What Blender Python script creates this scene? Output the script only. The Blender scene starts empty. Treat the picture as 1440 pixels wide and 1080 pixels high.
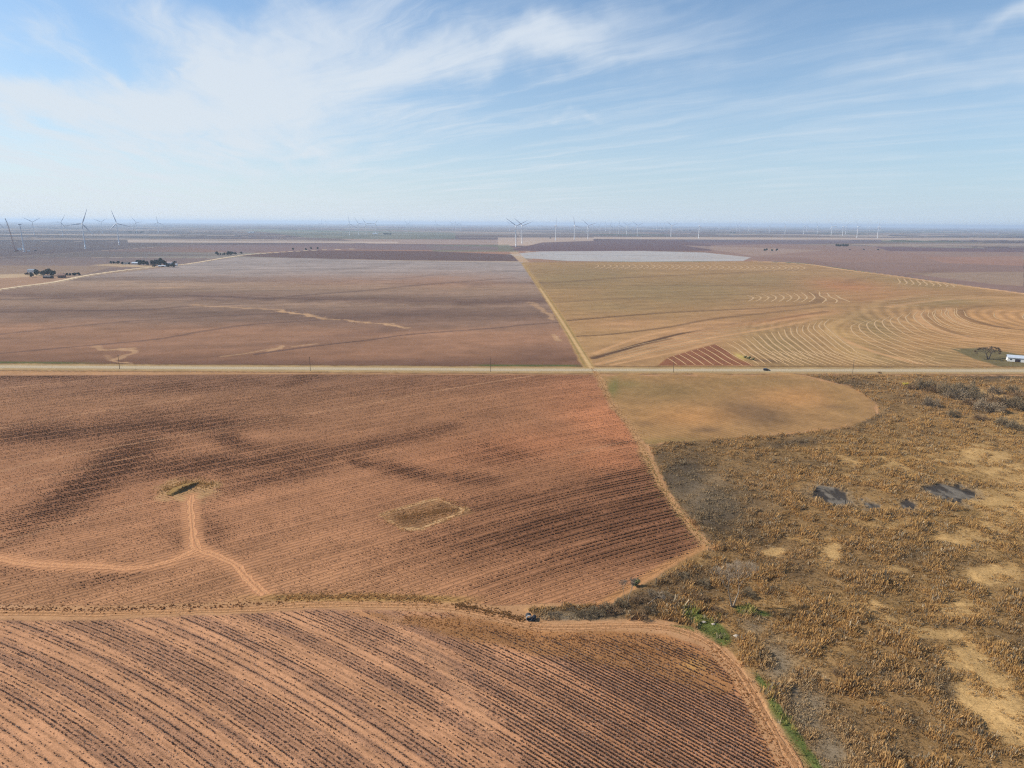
import bpy, math, random
import numpy as np
from mathutils import Matrix, Vector

# ------------------------------------------------------------------ camera
H = 110.0; F = 960.0
PITCH = math.radians(13.25); ROLL = math.radians(0.36)
SC = bpy.context.scene
cam_d = bpy.data.cameras.new('camera'); cam = bpy.data.objects.new('camera', cam_d)
SC.collection.objects.link(cam)
cam_d.sensor_fit = 'HORIZONTAL'; cam_d.sensor_width = 36.0; cam_d.lens = 24.0
cam_d.clip_start = 1.0; cam_d.clip_end = 300000.0
cam.matrix_world = Matrix.Translation((0, 0, H)) @ Matrix.Rotation(math.pi/2-PITCH, 4, 'X') @ Matrix.Rotation(ROLL, 4, 'Z')
SC.camera = cam
SC.view_settings.view_transform = 'Standard'; SC.view_settings.look = 'None'
SC.view_settings.gamma = 1.0; SC.view_settings.exposure = 0.62
SC.cycles.volume_bounces = 1; SC.cycles.max_bounces = 6
SC.cycles.transparent_max_bounces = 8
SC.cycles.use_denoising = False; SC.cycles.filter_width = 1.15

SUN_EL = 36.0; SUN_ROT = -80.0       # sky rotation: clockwise from +Y
# ------------------------------------------------------------------ world
W = bpy.data.worlds.new('World'); SC.world = W; W.use_nodes = True
nt = W.node_tree; nt.nodes.clear()
class NB:
    """small node builder"""
    def __init__(s, tree): s.t = tree; s.n = tree.nodes; s.l = tree.links
    def new(s, kind, **kw):
        n = s.n.new(kind)
        for k, v in kw.items(): setattr(n, k, v)
        return n
    def put(s, sock, v):
        if isinstance(v, bpy.types.NodeSocket): s.l.new(v, sock)
        elif v is not None: sock.default_value = v
    def math(s, op, a, b=None, c=None, clamp=False):
        n = s.new('ShaderNodeMath', operation=op); n.use_clamp = clamp
        s.put(n.inputs[0], a); s.put(n.inputs[1], b)
        if c is not None: s.put(n.inputs[2], c)
        return n.outputs[0]
    def vmath(s, op, a, b=None, scale=None):
        n = s.new('ShaderNodeVectorMath', operation=op)
        s.put(n.inputs[0], a); s.put(n.inputs[1], b)
        if scale is not None: s.put(n.inputs['Scale'], scale)
        return n.outputs['Value'] if op in ('LENGTH', 'DOT_PRODUCT', 'DISTANCE') else n.outputs[0]
    def comb(s, x, y, z=0.0):
        n = s.new('ShaderNodeCombineXYZ')
        for i, v in enumerate((x, y, z)): s.put(n.inputs[i], v)
        return n.outputs[0]
    def noise(s, vec, scale, detail=3.0, rough=0.5, dist=0.0, color=False):
        n = s.new('ShaderNodeTexNoise')
        s.put(n.inputs['Vector'], vec); s.put(n.inputs['Scale'], scale)
        s.put(n.inputs['Detail'], detail); s.put(n.inputs['Roughness'], rough); s.put(n.inputs['Distortion'], dist)
        return n.outputs['Color'] if color else n.outputs[0]
    def ramp(s, v, a, b, c=0.0, d=1.0, smooth=True):
        n = s.new('ShaderNodeMapRange'); n.interpolation_type = 'SMOOTHSTEP' if smooth else 'LINEAR'
        s.put(n.inputs[0], v)
        for i, q in enumerate((a, b, c, d)): s.put(n.inputs[i+1], q)
        return n.outputs[0]
    def mixc(s, f, a, b, mode='MIX'):
        n = s.new('ShaderNodeMix', data_type='RGBA', blend_type=mode)
        s.put(n.inputs[0], f); s.put(n.inputs[6], a); s.put(n.inputs[7], b)
        return n.outputs[2]

b = NB(nt)
sky = b.new('ShaderNodeTexSky', sky_type='NISHITA'); sky.sun_disc = False
sky.sun_elevation = math.radians(SUN_EL); sky.sun_rotation = math.radians(SUN_ROT)
sky.altitude = 800; sky.air_density = 1.0; sky.dust_density = 1.2; sky.ozone_density = 1.5
tc = b.new('ShaderNodeTexCoord').outputs['Generated']
sep = b.new('ShaderNodeSeparateXYZ'); b.put(sep.inputs[0], tc)
X, Y, Z = sep.outputs
Zp = b.math('MAXIMUM', Z, 0.0)
# cloud sheet coordinates: where the view ray meets a high layer
zz = b.math('ADD', Zp, 0.035)
px = b.math('DIVIDE', X, zz); py = b.math('DIVIDE', Y, zz)
P = b.comb(px, py)
warp = b.noise(P, 0.55, 4, 0.55, color=True)
warp = b.vmath('SCALE', b.vmath('SUBTRACT', warp, (0.5, 0.5, 0.5)), scale=0.9)
Pw = b.vmath('ADD', P, warp)
def streak(rot, seed):
    m = b.new('ShaderNodeMapping', vector_type='TEXTURE'); b.put(m.inputs[0], Pw); m.inputs['Rotation'].default_value = (0, 0, math.radians(rot)); m.inputs['Scale'].default_value = (2.6, 0.42, 1); m.inputs['Location'].default_value = (seed, seed*.7, 0)
    return b.noise(m.outputs[0], 1.0, 9, 0.6, 0.35)
fa = streak(101, 1.3); fb_ = streak(131, 4.9)
fsel = b.ramp(b.math('DIVIDE', X, b.math('MAXIMUM', Y, .05)), -.45, -.1)
fib = b.math('ADD', b.math('MULTIPLY', fa, b.math('SUBTRACT', 1.0, fsel)), b.math('MULTIPLY', fb_, fsel))
mp2 = b.new('ShaderNodeMapping'); b.put(mp2.inputs[0], Pw); mp2.inputs['Rotation'].default_value = (0, 0, math.radians(-30)); mp2.inputs['Scale'].default_value = (0.5, 1.1, 1); mp2.inputs['Location'].default_value = (3.1, 7.7, 0)
big = b.noise(mp2.outputs[0], 0.8, 5, 0.55)
# where on the sky the cirrus banks lie, by bearing and height
yy = b.math('MAXIMUM', Y, 0.05)
A = b.math('DIVIDE', X, yy); E_ = b.math('DIVIDE', Zp, yy)
wv = b.noise(tc, 3.2, 5, 0.6, color=True)
wv = b.vmath('SCALE', b.vmath('SUBTRACT', wv, (0.5, 0.5, 0.5)), scale=0.26)
AE = b.vmath('ADD', b.comb(A, E_), wv)
def bank(a, e, ra, re, rot, amp):
    m = b.new('ShaderNodeMapping', vector_type='TEXTURE'); b.put(m.inputs[0], AE)
    m.inputs['Location'].default_value = (a, e, 0); m.inputs['Rotation'].default_value = (0, 0, math.radians(rot)); m.inputs['Scale'].default_value = (ra, re, 1)
    sx = b.new('ShaderNodeSeparateXYZ'); b.put(sx.inputs[0], m.outputs[0])
    r2 = b.math('ADD', b.math('MULTIPLY', sx.outputs[0], sx.outputs[0]), b.math('MULTIPLY', sx.outputs[1], sx.outputs[1]))
    return b.math('MULTIPLY', b.math('POWER', 2.718, b.math('MULTIPLY', r2, -1.0)), amp)
def AEpx(u, v): return ((u-720)/F*1.02, (315-v)/F*1.03)
total = None
for (u, v, ru, rv, rot, amp) in ((110, 200, 300, 46, -4, .60), (420, 135, 190, 40, -10, .50), (260, 185, 230, 26, 0, .35), (340, 170, 150, 50, 25, .50), (30, 150, 120, 22, -20, .3), (660, 104, 230, 34, 4, .62), (780, 110, 100, 30, -8, .28), (470, 70, 130, 40, 24, .45), (980, 70, 300, 44, 12, .20),
                                 (1380, 62, 110, 12, 14, .55), (1330, 130, 160, 34, 5, .34), (1180, 190, 360, 60, 0, .20), (475, 187, 34, 5, -8, .30), (788, 181, 30, 6, 3, .28), (60, 95, 140, 24, -22, .35), (40, 280, 420, 40, 0, .45), (1430, 128, 60, 10, 10, .3), (560, 5, 120, 20, 10, .35)):
    a, e = AEpx(u, v)
    q = bank(a, e, ru/F, rv/F, rot, amp)
    total = q if total is None else b.math('ADD', total, q)
fw = b.ramp(b.math('DIVIDE', X, b.math('MAXIMUM', Y, .05)), -.1, .35, 2.3, 1.05)
dens = b.math('ADD', total, b.math('MULTIPLY', b.math('SUBTRACT', fib, 0.46), fw))
dens = b.math('ADD', dens, b.math('MULTIPLY', b.math('SUBTRACT', big, 0.5), 0.55))
cl = b.ramp(dens, -0.06, 1.05, 0.0, 0.94)
# ambient share of cirrus all round the sky, so other directions stay believable
ccol = b.mixc(b.ramp(Zp, 0.0, 0.45), (7.9, 8.7, 9.4, 1), (7.3, 8.2, 9.5, 1))
skyc = b.mixc(1.0, sky.outputs[0], (0.90, 1.28, 1.52, 1), 'MULTIPLY')
# pale veil of thin high cloud and dust towards the horizon, brighter on the sun's side
vcol = b.mixc(b.ramp(X, -.65, .65), (8.2, 8.8, 9.3, 1), (6.3, 7.6, 8.9, 1))
veil = b.math('MULTIPLY', b.math('POWER', 2.718, b.math('MULTIPLY', Zp, -6.6)), .97)
skyc = b.mixc(veil, skyc, vcol)
out = b.mixc(cl, skyc, ccol)
bg = b.new('ShaderNodeBackground'); b.put(bg.inputs[0], out); bg.inputs[1].default_value = 0.060
wo = b.new('ShaderNodeOutputWorld'); b.l.new(bg.outputs[0], wo.inputs[0])

# ------------------------------------------------------------------ sun
sd = bpy.data.lights.new('sun', 'SUN'); sd.energy = 4.0; sd.angle = math.radians(0.53); sd.color = (1.0, 0.93, 0.82)
so = bpy.data.objects.new('sun', sd); SC.collection.objects.link(so)
el = math.radians(SUN_EL); az = math.radians(90-SUN_ROT)
sdir = Vector((math.cos(az)*math.cos(el), math.sin(az)*math.cos(el), math.sin(el)))
so.rotation_euler = sdir.to_track_quat('Z', 'Y').to_euler(); so.location = (-300, 60, 400)

# ================================================================== helpers
rng = np.random.default_rng(7)
def G(u, v, z=0.0):
    """place on the ground seen at photo pixel (u, v)"""
    x = (u-720)/F; y = (540-v)/F
    c, s = math.cos(ROLL), math.sin(ROLL)
    x, y = c*x-s*y, s*x+c*y
    d = (x, math.cos(PITCH)+y*math.sin(PITCH), -math.sin(PITCH)+y*math.cos(PITCH))
    t = (H-z)/-d[2]
    return np.array([d[0]*t, d[1]*t])
def UV(x, y):
    """photo pixel of ground points (arrays)"""
    cx = x; cd = y*math.cos(PITCH)+H*math.sin(PITCH); cu = y*math.sin(PITCH)-H*math.cos(PITCH)
    cd = np.where(cd > 5, cd, 5)
    a = cx/cd; e = cu/cd
    c, s = math.cos(-ROLL), math.sin(-ROLL)
    a, e = c*a-s*e, s*a+c*e
    return 720+a*F, 540-e*F
def _hash(ix, iy, seed):
    h = (ix.astype(np.int64)*374761393 + iy.astype(np.int64)*668265263 + seed*974634777) & 0xFFFFFFFF
    h = ((h ^ (h >> 13))*1274126177) & 0xFFFFFFFF
    h = (h ^ (h >> 16)) & 0xFFFFFF
    return h/float(0xFFFFFF)
def vn(x, y, scale, seed=0):
    x = x/scale; y = y/scale
    ix = np.floor(x); iy = np.floor(y); fx = x-ix; fy = y-iy
    fx = fx*fx*(3-2*fx); fy = fy*fy*(3-2*fy)
    a = _hash(ix, iy, seed); bb = _hash(ix+1, iy, seed); c = _hash(ix, iy+1, seed); d = _hash(ix+1, iy+1, seed)
    return (a+(bb-a)*fx)*(1-fy)+(c+(d-c)*fx)*fy
def fbm(x, y, scale, seed=0, oct=4):
    t = 0; amp = 1; n = 0
    for o in range(oct):
        t = t+amp*vn(x+o*17.3*scale, y-o*9.1*scale, scale, seed+o*31); n += amp; amp *= .55; scale /= 2.05
    return t/n
def sstep(a, b_, x):
    t = np.clip((x-a)/(b_-a), 0, 1); return t*t*(3-2*t)
KC = np.array([1.40, 1.50, 1.66])
def lin(c):
    c = np.array(c, float)/255.0
    return np.where(c <= 0.04045, c/12.92, ((c+0.055)/1.055)**2.4)
def C(r, g, bl): return lin((r, g, bl))/KC
def sdpoly(u, v, pts):
    """signed distance (negative inside) of points to a polygon"""
    d = np.full(u.shape, 1e18); ins = np.zeros(u.shape, bool); n = len(pts)
    for i in range(n):
        ax, ay = pts[i]; bx, by = pts[(i+1) % n]
        ex, ey = bx-ax, by-ay; wx, wy = u-ax, v-ay
        t = np.clip((wx*ex+wy*ey)/(ex*ex+ey*ey+1e-12), 0, 1)
        d = np.minimum(d, (wx-ex*t)**2+(wy-ey*t)**2)
        cond = ((ay > v) != (by > v)) & (u < (bx-ax)*(v-ay)/((by-ay) if by != ay else 1e-9)+ax)
        ins ^= cond
    d = np.sqrt(d); return np.where(ins, -d, d)
def dline(x, y, pts):
    d = np.full(x.shape, 1e18)
    for i in range(len(pts)-1):
        ax, ay = pts[i]; bx, by = pts[i+1]
        ex, ey = bx-ax, by-ay; wx, wy = x-ax, y-ay
        t = np.clip((wx*ex+wy*ey)/(ex*ex+ey*ey+1e-12), 0, 1)
        d = np.minimum(d, (wx-ex*t)**2+(wy-ey*t)**2)
    return np.sqrt(d)
def smooth(pts, n=8):
    pts = [np.array(p, float) for p in pts]
    P_ = [2*pts[0]-pts[1]]+pts+[2*pts[-1]-pts[-2]]; o = []
    for i in range(1, len(P_)-2):
        for k in range(n):
            t = k/n; p0, p1, p2, p3 = P_[i-1:i+3]
            o.append(.5*((2*p1)+(-p0+p2)*t+(2*p0-5*p1+4*p2-p3)*t*t+(-p0+3*p1-3*p2+p3)*t**3))
    o.append(P_[-2]); return np.array(o)
def gpts(pts, n=8): return smooth([G(*p) for p in pts], n)

# ------------------------------------------------------------------ outlines of the land, as ground places
MIDF = [(-400, 529), (0, 528), (400, 526), (838, 527), (850, 548), (865, 575), (885, 600), (905, 640), (925, 680), (945, 712), (968, 742), (988, 768), (940, 795), (880, 830), (850, 850), (780, 848), (700, 852), (640, 846), (560, 838), (440, 838), (330, 846), (150, 852), (0, 851), (-400, 865)]
FOREF = [(-500, 880), (0, 872), (140, 872), (330, 863), (440, 857), (560, 858), (640, 862), (700, 876), (740, 887), (800, 890), (860, 889), (930, 892), (985, 908), (1026, 948), (1060, 1010), (1098, 1085), (1150, 1180), (1300, 1500), (-900, 1500)]
TANF = [(842, 527), (1120, 527), (1195, 543), (1232, 566), (1236, 582), (1200, 600), (1130, 609), (1000, 618), (912, 626), (893, 610), (862, 570)]
NLF = [(-600, 508), (0, 512), (345, 515), (828, 516), (790, 452), (760, 407), (735, 369), (560, 367), (430, 363), (330, 362), (250, 374), (130, 388), (0, 409), (-600, 495)]
NRF = [(735, 369), (1065, 367.5), (1130, 371), (1250, 387), (1440, 413), (1900, 480), (1900, 519), (828, 517), (790, 452), (760, 407)]
MARSH = [(912, 626), (1000, 618), (1130, 609), (1200, 600), (1236, 582), (1232, 566), (1195, 543), (1130, 527), (1900, 532), (2600, 1500), (1300, 1500), (1160, 1150), (1118, 1070), (1075, 990), (1035, 925), (1000, 890), (935, 872), (870, 872), (760, 872), (740, 858), (800, 852), (860, 848), (985, 772), (1000, 765), (970, 735), (940, 690)]

def rowc_mid(x, y):
    # curved drill rows: steeper to the north-west, easing at the east edge
    t = np.clip((x+40)/120, 0, 1)
    g0 = math.tan(math.radians(37)); g1 = math.tan(math.radians(26))
    s = 120*(t**3-0.5*t**4)
    g = g0*x+(g1-g0)*(s+np.maximum(x-80, 0))
    return (y-g)*0.81
CX, CY = -330.0, -270.0
def rowc_fore(x, y): return np.hypot(x-CX, y-CY)

def blobs(u, v, lst, n, sp=1.0):
    m = np.zeros(u.shape)
    for (a, c, ra, rc, rot, amp) in lst:
        r = math.radians(rot); dx = u-a; dy = v-c
        p = (dx*math.cos(r)-dy*math.sin(r))/(ra*sp); q = (dx*math.sin(r)+dy*math.cos(r))/(rc*sp)
        m = np.maximum(m, amp*np.exp(-(p*p+q*q)))
    return m*(0.65+0.7*n)
MID_DARK = [(60, 610, 110, 12, 3, .8), (180, 600, 120, 14, 6, .75), (290, 598, 90, 10, 4, .8), (170, 655, 70, 22, 25, 1.), (110, 695, 110, 20, 28, .95), (270, 655, 110, 14, 5, .9), (380, 648, 80, 12, 10, .8), (340, 622, 40, 10, -15, .75),
            (330, 663, 24, 9, 0, .7), (400, 668, 80, 10, 12, .8), (460, 640, 70, 9, 15, .75), (550, 620, 80, 9, 12, .7), (620, 603, 40, 6, 10, .5), (520, 650, 30, 6, -10, .8), (580, 664, 50, 8, -14, .8), (650, 674, 50, 9, -6, .7),
            (710, 640, 50, 14, 0, .6), (760, 700, 120, 20, 10, .7), (870, 685, 90, 22, 12, .9), (900, 730, 90, 36, 12, 1.25), (780, 740, 140, 30, 12, .95), (930, 770, 60, 16, 14, .9), (660, 750, 110, 18, 14, .6), (850, 770, 110, 26, 10, .85), (760, 800, 110, 18, 15, .5), (300, 745, 18, 18, 0, .6), (60, 740, 50, 8, 5, .4),
            (270, 760, 30, 8, 0, .5), (40, 800, 50, 10, 8, .5), (140, 815, 60, 10, 8, .4), (250, 545, 120, 7, 3, .5), (60, 528, 90, 5, 0, .6), (420, 535, 40, 5, 10, .5), (900, 642, 26, 6, 0, .5), (880, 622, 20, 4, 0, .6), (480, 555, 300, 10, 5, .25)]
MARSH_SOFT = [(1390, 720, 150, 110, 10, .55), (1290, 640, 170, 40, 0, .42), (1290, 850, 190, 60, 10, .32), (1390, 950, 90, 80, -30, .5), (1420, 600, 60, 20, 0, .6), (1330, 760, 80, 22, 0, .5), (1250, 735, 60, 14, 0, .4)]
MARSH_GOLD = [(1118, 755, 26, 7, -12, 1.3), (1090, 776, 17, 8, 0, 1.2), (1165, 775, 22, 26, 20, 1.), (1257, 800, 22, 7, -5, 1.6), (1400, 985, 60, 34, -38, 1.6), (1360, 930, 42, 26, -30, 1.4), (1440, 1030, 50, 30, -40, 1.2), (1300, 888, 60, 12, -8, 1.1), (1350, 860, 60, 14, 5, .9),
              (1400, 812, 60, 16, 0, 1.), (1240, 850, 50, 10, -10, .6), (1420, 700, 90, 50, 0, .85), (1380, 640, 90, 30, 0, .7), (1330, 760, 80, 22, 0, .6), (1250, 660, 110, 24, 0, .5), (1400, 560, 70, 9, -12, 1.), (1420, 600, 50, 14, 0, .6), (1250, 735, 60, 14, 0, .5), (1040, 700, 20, 5, -20, .3), (980, 790, 14, 5, 0, 1.), (1180, 640, 50, 12, 0, .3)]
MARSH_DARK = [(962, 670, 42, 36, 20, 1.15), (1008, 722, 50, 42, -20, 1.2), (1060, 700, 40, 30, 0, .55), (1040, 750, 36, 18, 0, .8), (930, 640, 16, 14, 0, .8), (1130, 650, 60, 10, -8, .5), (1120, 622, 50, 7, 6, 1.), (1220, 592, 40, 8, 20, .7), (1080, 790, 36, 12, 0, .6), (970, 812, 50, 14, 10, .9), (900, 845, 46, 12, 15, .9), (850, 862, 60, 9, 5, 1.1), (1000, 830, 26, 14, 0, .5),
              (1290, 780, 40, 16, 0, .5), (1360, 790, 40, 10, 0, .6), (1330, 970, 18, 50, 25, .8), (1210, 940, 40, 20, 0, .4), (1280, 1010, 40, 24, 0, .5), (1430, 900, 40, 26, 20, .5), (1200, 540, 50, 8, -4, .8), (1300, 565, 60, 10, -10, .5), (1400, 530, 60, 6, 0, .9), (1120, 800, 30, 20, 0, .6), (1190, 1010, 60, 16, -20, .4)]
MARSH_GREY = [(1095, 935, 24, 40, 25, 1.), (1130, 1000, 34, 50, 25, 1.2), (1170, 1060, 40, 50, 20, 1.), (1060, 880, 16, 18, 20, .7), (990, 700, 60, 40, 0, .5), (1230, 1060, 60, 16, 0, .5), (1280, 960, 46, 14, 0, .3), (800, 868, 50, 7, 0, 1.2), (760, 852, 20, 4, 0, 1.)]
PONDS = [(1168, 697, 28, 13, -12), (1331, 690, 36, 12, -8), (1285, 713, 17, 8, -22), (1222, 710, 15, 5, -8)]
GREEN = [(975, 868, 26, 10, -20, 1.3), (1005, 890, 26, 14, -35, 1.5), (960, 885, 22, 8, -10, 1.1), (1045, 858, 18, 7, -8, 1.2), (1068, 862, 20, 5, -8, 1.), (1094, 1003, 8, 24, 32, 1.5), (1118, 1040, 9, 30, 32, 1.8), (1142, 1080, 12, 34, 30, 1.9), (1074, 965, 6, 22, 32, 1.1), (1010, 868, 6, 10, 30, .6)]
FM_TRACK = gpts([(-500, 880), (-200, 866), (0, 862), (140, 863), (330, 857), (440, 850.5), (560, 851), (640, 855), (700, 869), (745, 880), (800, 882), (860, 880.5), (930, 882), (990, 900), (1040, 945), (1079, 1010), (1108, 1060), (1122, 1085), (1190, 1250)])
TRK_N = gpts([(269, 697), (268, 715), (271, 750), (276, 770), (300, 780), (328, 793), (350, 815), (372, 837)])
TRK_W = gpts([(-300, 775), (-60, 780), (0, 786), (60, 794), (140, 797), (195, 798), (240, 789), (276, 773)])
EDGE = gpts([(832, 518), (842, 530), (852, 552), (868, 578), (888, 602), (908, 640), (926, 678), (948, 712), (972, 742), (994, 768)], 4)
EDGE2 = gpts([(994, 769), (940, 797), (882, 832), (850, 852)], 4)
NS = gpts([(828, 516), (790, 450), (760, 405), (735, 370)], 4)
ROAD = np.array([G(-600, 511), G(0, 515), G(345, 518.3), G(850, 520.2), G(1440, 521), G(2000, 521.5)])
WROAD = [(-1500., ROAD[1][1]), (-396., 514.5), (0., 514.8), (402., 523.5), (1300., 541.)]
PALE_FAR = [gpts([(-300, 455), (0, 407), (75, 397), (130, 386), (210, 376), (262, 371.5), (320, 362), (360, 357), (440, 352), (500, 350)], 3)]
NE_TRK = gpts([(1060, 367), (1130, 371), (1180, 378), (1250, 387), (1320, 397), (1440, 413), (1600, 436)], 4)

# true field colours far off (haze is added by the real haze volume)
PAL = [(128, 106, 100), (112, 92, 90), (150, 128, 112), (158, 122, 104), (150, 142, 132), (106, 118, 92), (176, 160, 146), (120, 100, 104), (134, 116, 112), (140, 112, 100), (104, 90, 92)]

def paint(x, y):
    """ground colour, row amount and row coordinate at ground places x, y (metres)"""
    u, v = UV(x, y); N = x.shape[0]
    r = np.hypot(x, y)
    n300 = fbm(x, y, 300, 1); n60 = fbm(x, y, 60, 2); n15 = fbm(x, y, 15, 3); n4 = fbm(x, y, 4, 4, 3)
    wu = u+(n15-.5)*6; wv_ = v+(n15-.5)*3
    col = np.zeros((N, 3)); rowa = np.zeros(N); rowc = y.copy(); grain = np.full(N, .5)
    def put(c, m, a=1.0):
        m = (np.clip(m, 0, 1)*a)[:, None]; col[:] = col*(1-m)+np.asarray(c)*m
    # ---- 0 far mosaic of section fields
    S = 1609.34
    jx = (x-60)/S; jy = (y-518)/S
    kx = np.floor(jx); ky = np.floor(jy)
    hs = _hash(kx, ky, 5)
    sx = np.where(hs > .35, 2, 1); sy = np.where(_hash(kx, ky, 6) > .3, np.where(_hash(kx, ky, 8) > .6, 4, 2), 1)
    qx = np.floor((jx-kx)*sx); qy = np.floor((jy-ky)*sy)
    pid = _hash(kx*7+qx, ky*11+qy, 9)
    pal = np.array([C(*c) for c in PAL])
    idx = np.minimum((pid*len(PAL)).astype(int), len(PAL)-1)
    col[:] = pal[idx]
    col *= (0.86+0.28*n300)[:, None]*(0.9+0.2*n60)[:, None]
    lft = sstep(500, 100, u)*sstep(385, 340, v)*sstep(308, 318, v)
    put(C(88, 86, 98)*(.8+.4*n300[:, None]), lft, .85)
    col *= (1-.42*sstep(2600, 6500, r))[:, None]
    ex = np.abs((jx-kx)-np.round(jx-kx))*S; ey = np.abs((jy-ky)-np.round(jy-ky))*S
    put(C(196, 178, 160), (np.minimum(ex, ey) < 9)*(r > 2200), .45)
    put(C(205, 190, 175), (dline(x, y, [(-9000, 5200), (-2500, 5600), (2000, 5300), (9000, 5900)]) < 45)*1.0, .6)
    put(C(200, 180, 165), (dline(x, y, [(-9000, 7600), (-1000, 8300), (9000, 7900)]) < 60)*1.0, .6)
    put(C(190, 148, 110), (r < 760)*1.0)
    # smooth strips between the far farms
    st = fbm(x*.25, y*1.0, 420, 12, 3)
    put(C(100, 88, 92), sstep(.56, .66, st)*(r > 2500), .55)
    put(C(192, 176, 164), sstep(.40, .33, st)*(r > 2500), .45)
    # woods and green winter wheat far off
    far_poly = [
        ([(340, 322), (640, 327), (640, 336), (520, 337), (430, 334)], (112, 128, 108), .5),
        ([(480, 336), (700, 337), (712, 344), (520, 343)], (170, 148, 138), .8),
        ([(180, 337), (330, 339), (560, 340), (560, 342), (180, 341)], (205, 188, 176), .7),
        ([(700, 334), (835, 334), (835, 341), (760, 345), (700, 346)], (196, 174, 158), .8),
        ([(600, 345), (715, 344), (730, 354), (610, 354)], (120, 126, 108), .7),
        ([(330, 360), (430, 352), (600, 353), (718, 358), (733, 367.5), (560, 366), (420, 363)], (104, 82, 82), .95),
        ([(250, 345), (480, 343), (700, 347), (700, 352), (480, 351), (330, 356)], (128, 110, 114), .8),
        ([(716, 352), (762, 341), (880, 337), (945, 337), (1010, 346), (1040, 352.5), (760, 353.2)], (108, 86, 92), .95),
        ([(835, 333), (1440, 335), (1440, 337.5), (940, 336.5), (835, 336)], (200, 180, 165), .7),
        ([(945, 337), (1240, 337), (1240, 341), (1010, 346)], (112, 98, 112), .7),
        ([(1000, 345), (1090, 343), (1300, 348), (1440, 353), (1440, 413), (1250, 386), (1130, 370), (1062, 367), (1000, 354)], (150, 124, 116), .85),
        ([(960, 345), (1060, 348), (1160, 352), (1100, 357), (1060, 360)], (172, 150, 138), .6),
        ([(1230, 347), (1440, 350), (1440, 354.5), (1250, 353)], (110, 88, 98), .85),
        ([(1060, 362), (1130, 362), (1200, 378), (1130, 370)], (140, 112, 104), .6),
        ([(1270, 384), (1440, 382), (1440, 402), (1400, 400)], (168, 148, 128), .6),
        ([(1300, 362), (1440, 360), (1440, 374), (1330, 370)], (172, 132, 114), .5),
        ([(1200, 343), (1440, 342), (1440, 347), (1230, 346)], (168, 150, 138), .6),
        ([(-300, 400), (0, 391), (45, 385), (110, 390), (130, 386), (75, 397), (0, 408), (-300, 450)], (168, 136, 112), .9),
        ([(-200, 395), (0, 386), (60, 384), (60, 388), (0, 391.5)], (200, 176, 145), .8),
        ([(125, 373), (160, 370.5), (215, 373.5), (212, 376.5), (160, 374.5)], (196, 172, 140), .8),
        ([(155, 376), (215, 375.5), (150, 384), (110, 388)], (122, 106, 106), .7),
        ([(716, 357.5), (760, 353.6), (900, 352.8), (990, 355), (1056, 362), (1045, 366.8), (900, 368), (800, 367), (740, 363)], (184, 183, 187), 1.),
        ([(725, 364), (800, 367), (900, 368.6), (735, 369)], (165, 130, 108), .9),
        ([(716, 354), (728, 354), (745, 369), (731, 369)], (200, 172, 140), .7),
    ]
    for pts, c, a in far_poly:
        put(C(*c)*(0.9+0.2*n60[:, None]), sstep(.35, -.35, sdpoly(u, v, pts)), a)
    wf = sstep(.3, -.3, sdpoly(u, v, far_poly[21][0]))
    put(C(182, 172, 168), wf*sstep(.5, .65, fbm(x*.3, y, 60, 77)), .5)
    # ---- 1 field north-west of the road junction
    m1 = sstep(.5, -.5, sdpoly(u, v, NLF))
    vv = v+(n60-.5)*10+(n15-.5)*3-(u-400)*0.012
    stops = [(355, (146, 140, 148)), (378, (152, 144, 150)), (388, (148, 137, 140)), (394, (128, 112, 110)), (401, (150, 130, 120)), (412, (136, 116, 108)), (420, (114, 94, 90)), (428, (148, 126, 116)), (440, (122, 102, 96)), (452, (130, 108, 100)), (466, (150, 118, 102)), (482, (140, 110, 96)), (500, (132, 102, 88)), (515, (118, 90, 78))]
    sv = np.array([q[0] for q in stops]); scol = np.array([C(*q[1])*np.array([1.14, 1.10, .97]) for q in stops])
    c1 = np.stack([np.interp(vv, sv, scol[:, i]) for i in range(3)], 1)
    c1 *= 1.03*(0.84+0.32*n60)[:, None]*(.90+.2*n15)[:, None]*(.70+.60*fbm((x+y*.2)*.13, y-x*.25, 26, 34, 4))[:, None]
    rd = blobs(u, v, [(620, 395, 110, 12, 0, .9), (650, 485, 200, 14, 5, .9), (480, 395, 120, 9, 0, .6), (760, 470, 60, 20, 0, .5), (300, 470, 260, 9, 4, .5)], n60)[:, None]
    c1 = c1*(1-rd*.6)+C(176, 134, 108)*rd*.6
    dk = blobs(u, v, [(600, 440, 200, 12, 3, .7), (520, 468, 80, 6, 6, .8), (760, 500, 60, 12, 0, .7), (500, 512, 300, 7, 0, .8), (100, 440, 140, 7, 0, .5), (740, 425, 60, 12, 0, .5)], n60)[:, None]
    c1 = c1*(1-dk*.5)+C(96, 76, 74)*dk*.5
    put(c1, m1)
    def pl(pts, w, c, a, rag=.8, taper=None):
        g = gpts(pts, 4); d = dline(x+(n15-.5)*rag*w*2, y+(n15-.5)*rag*w*2, g)
        cell = r*r/H*0.00095; we = np.maximum(w, cell)
        put(c, sstep(1, .3, d*(0.75+.5*n4)/we)*w/we, min(1, a*1.15))
    N1 = m1 > .5
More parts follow.
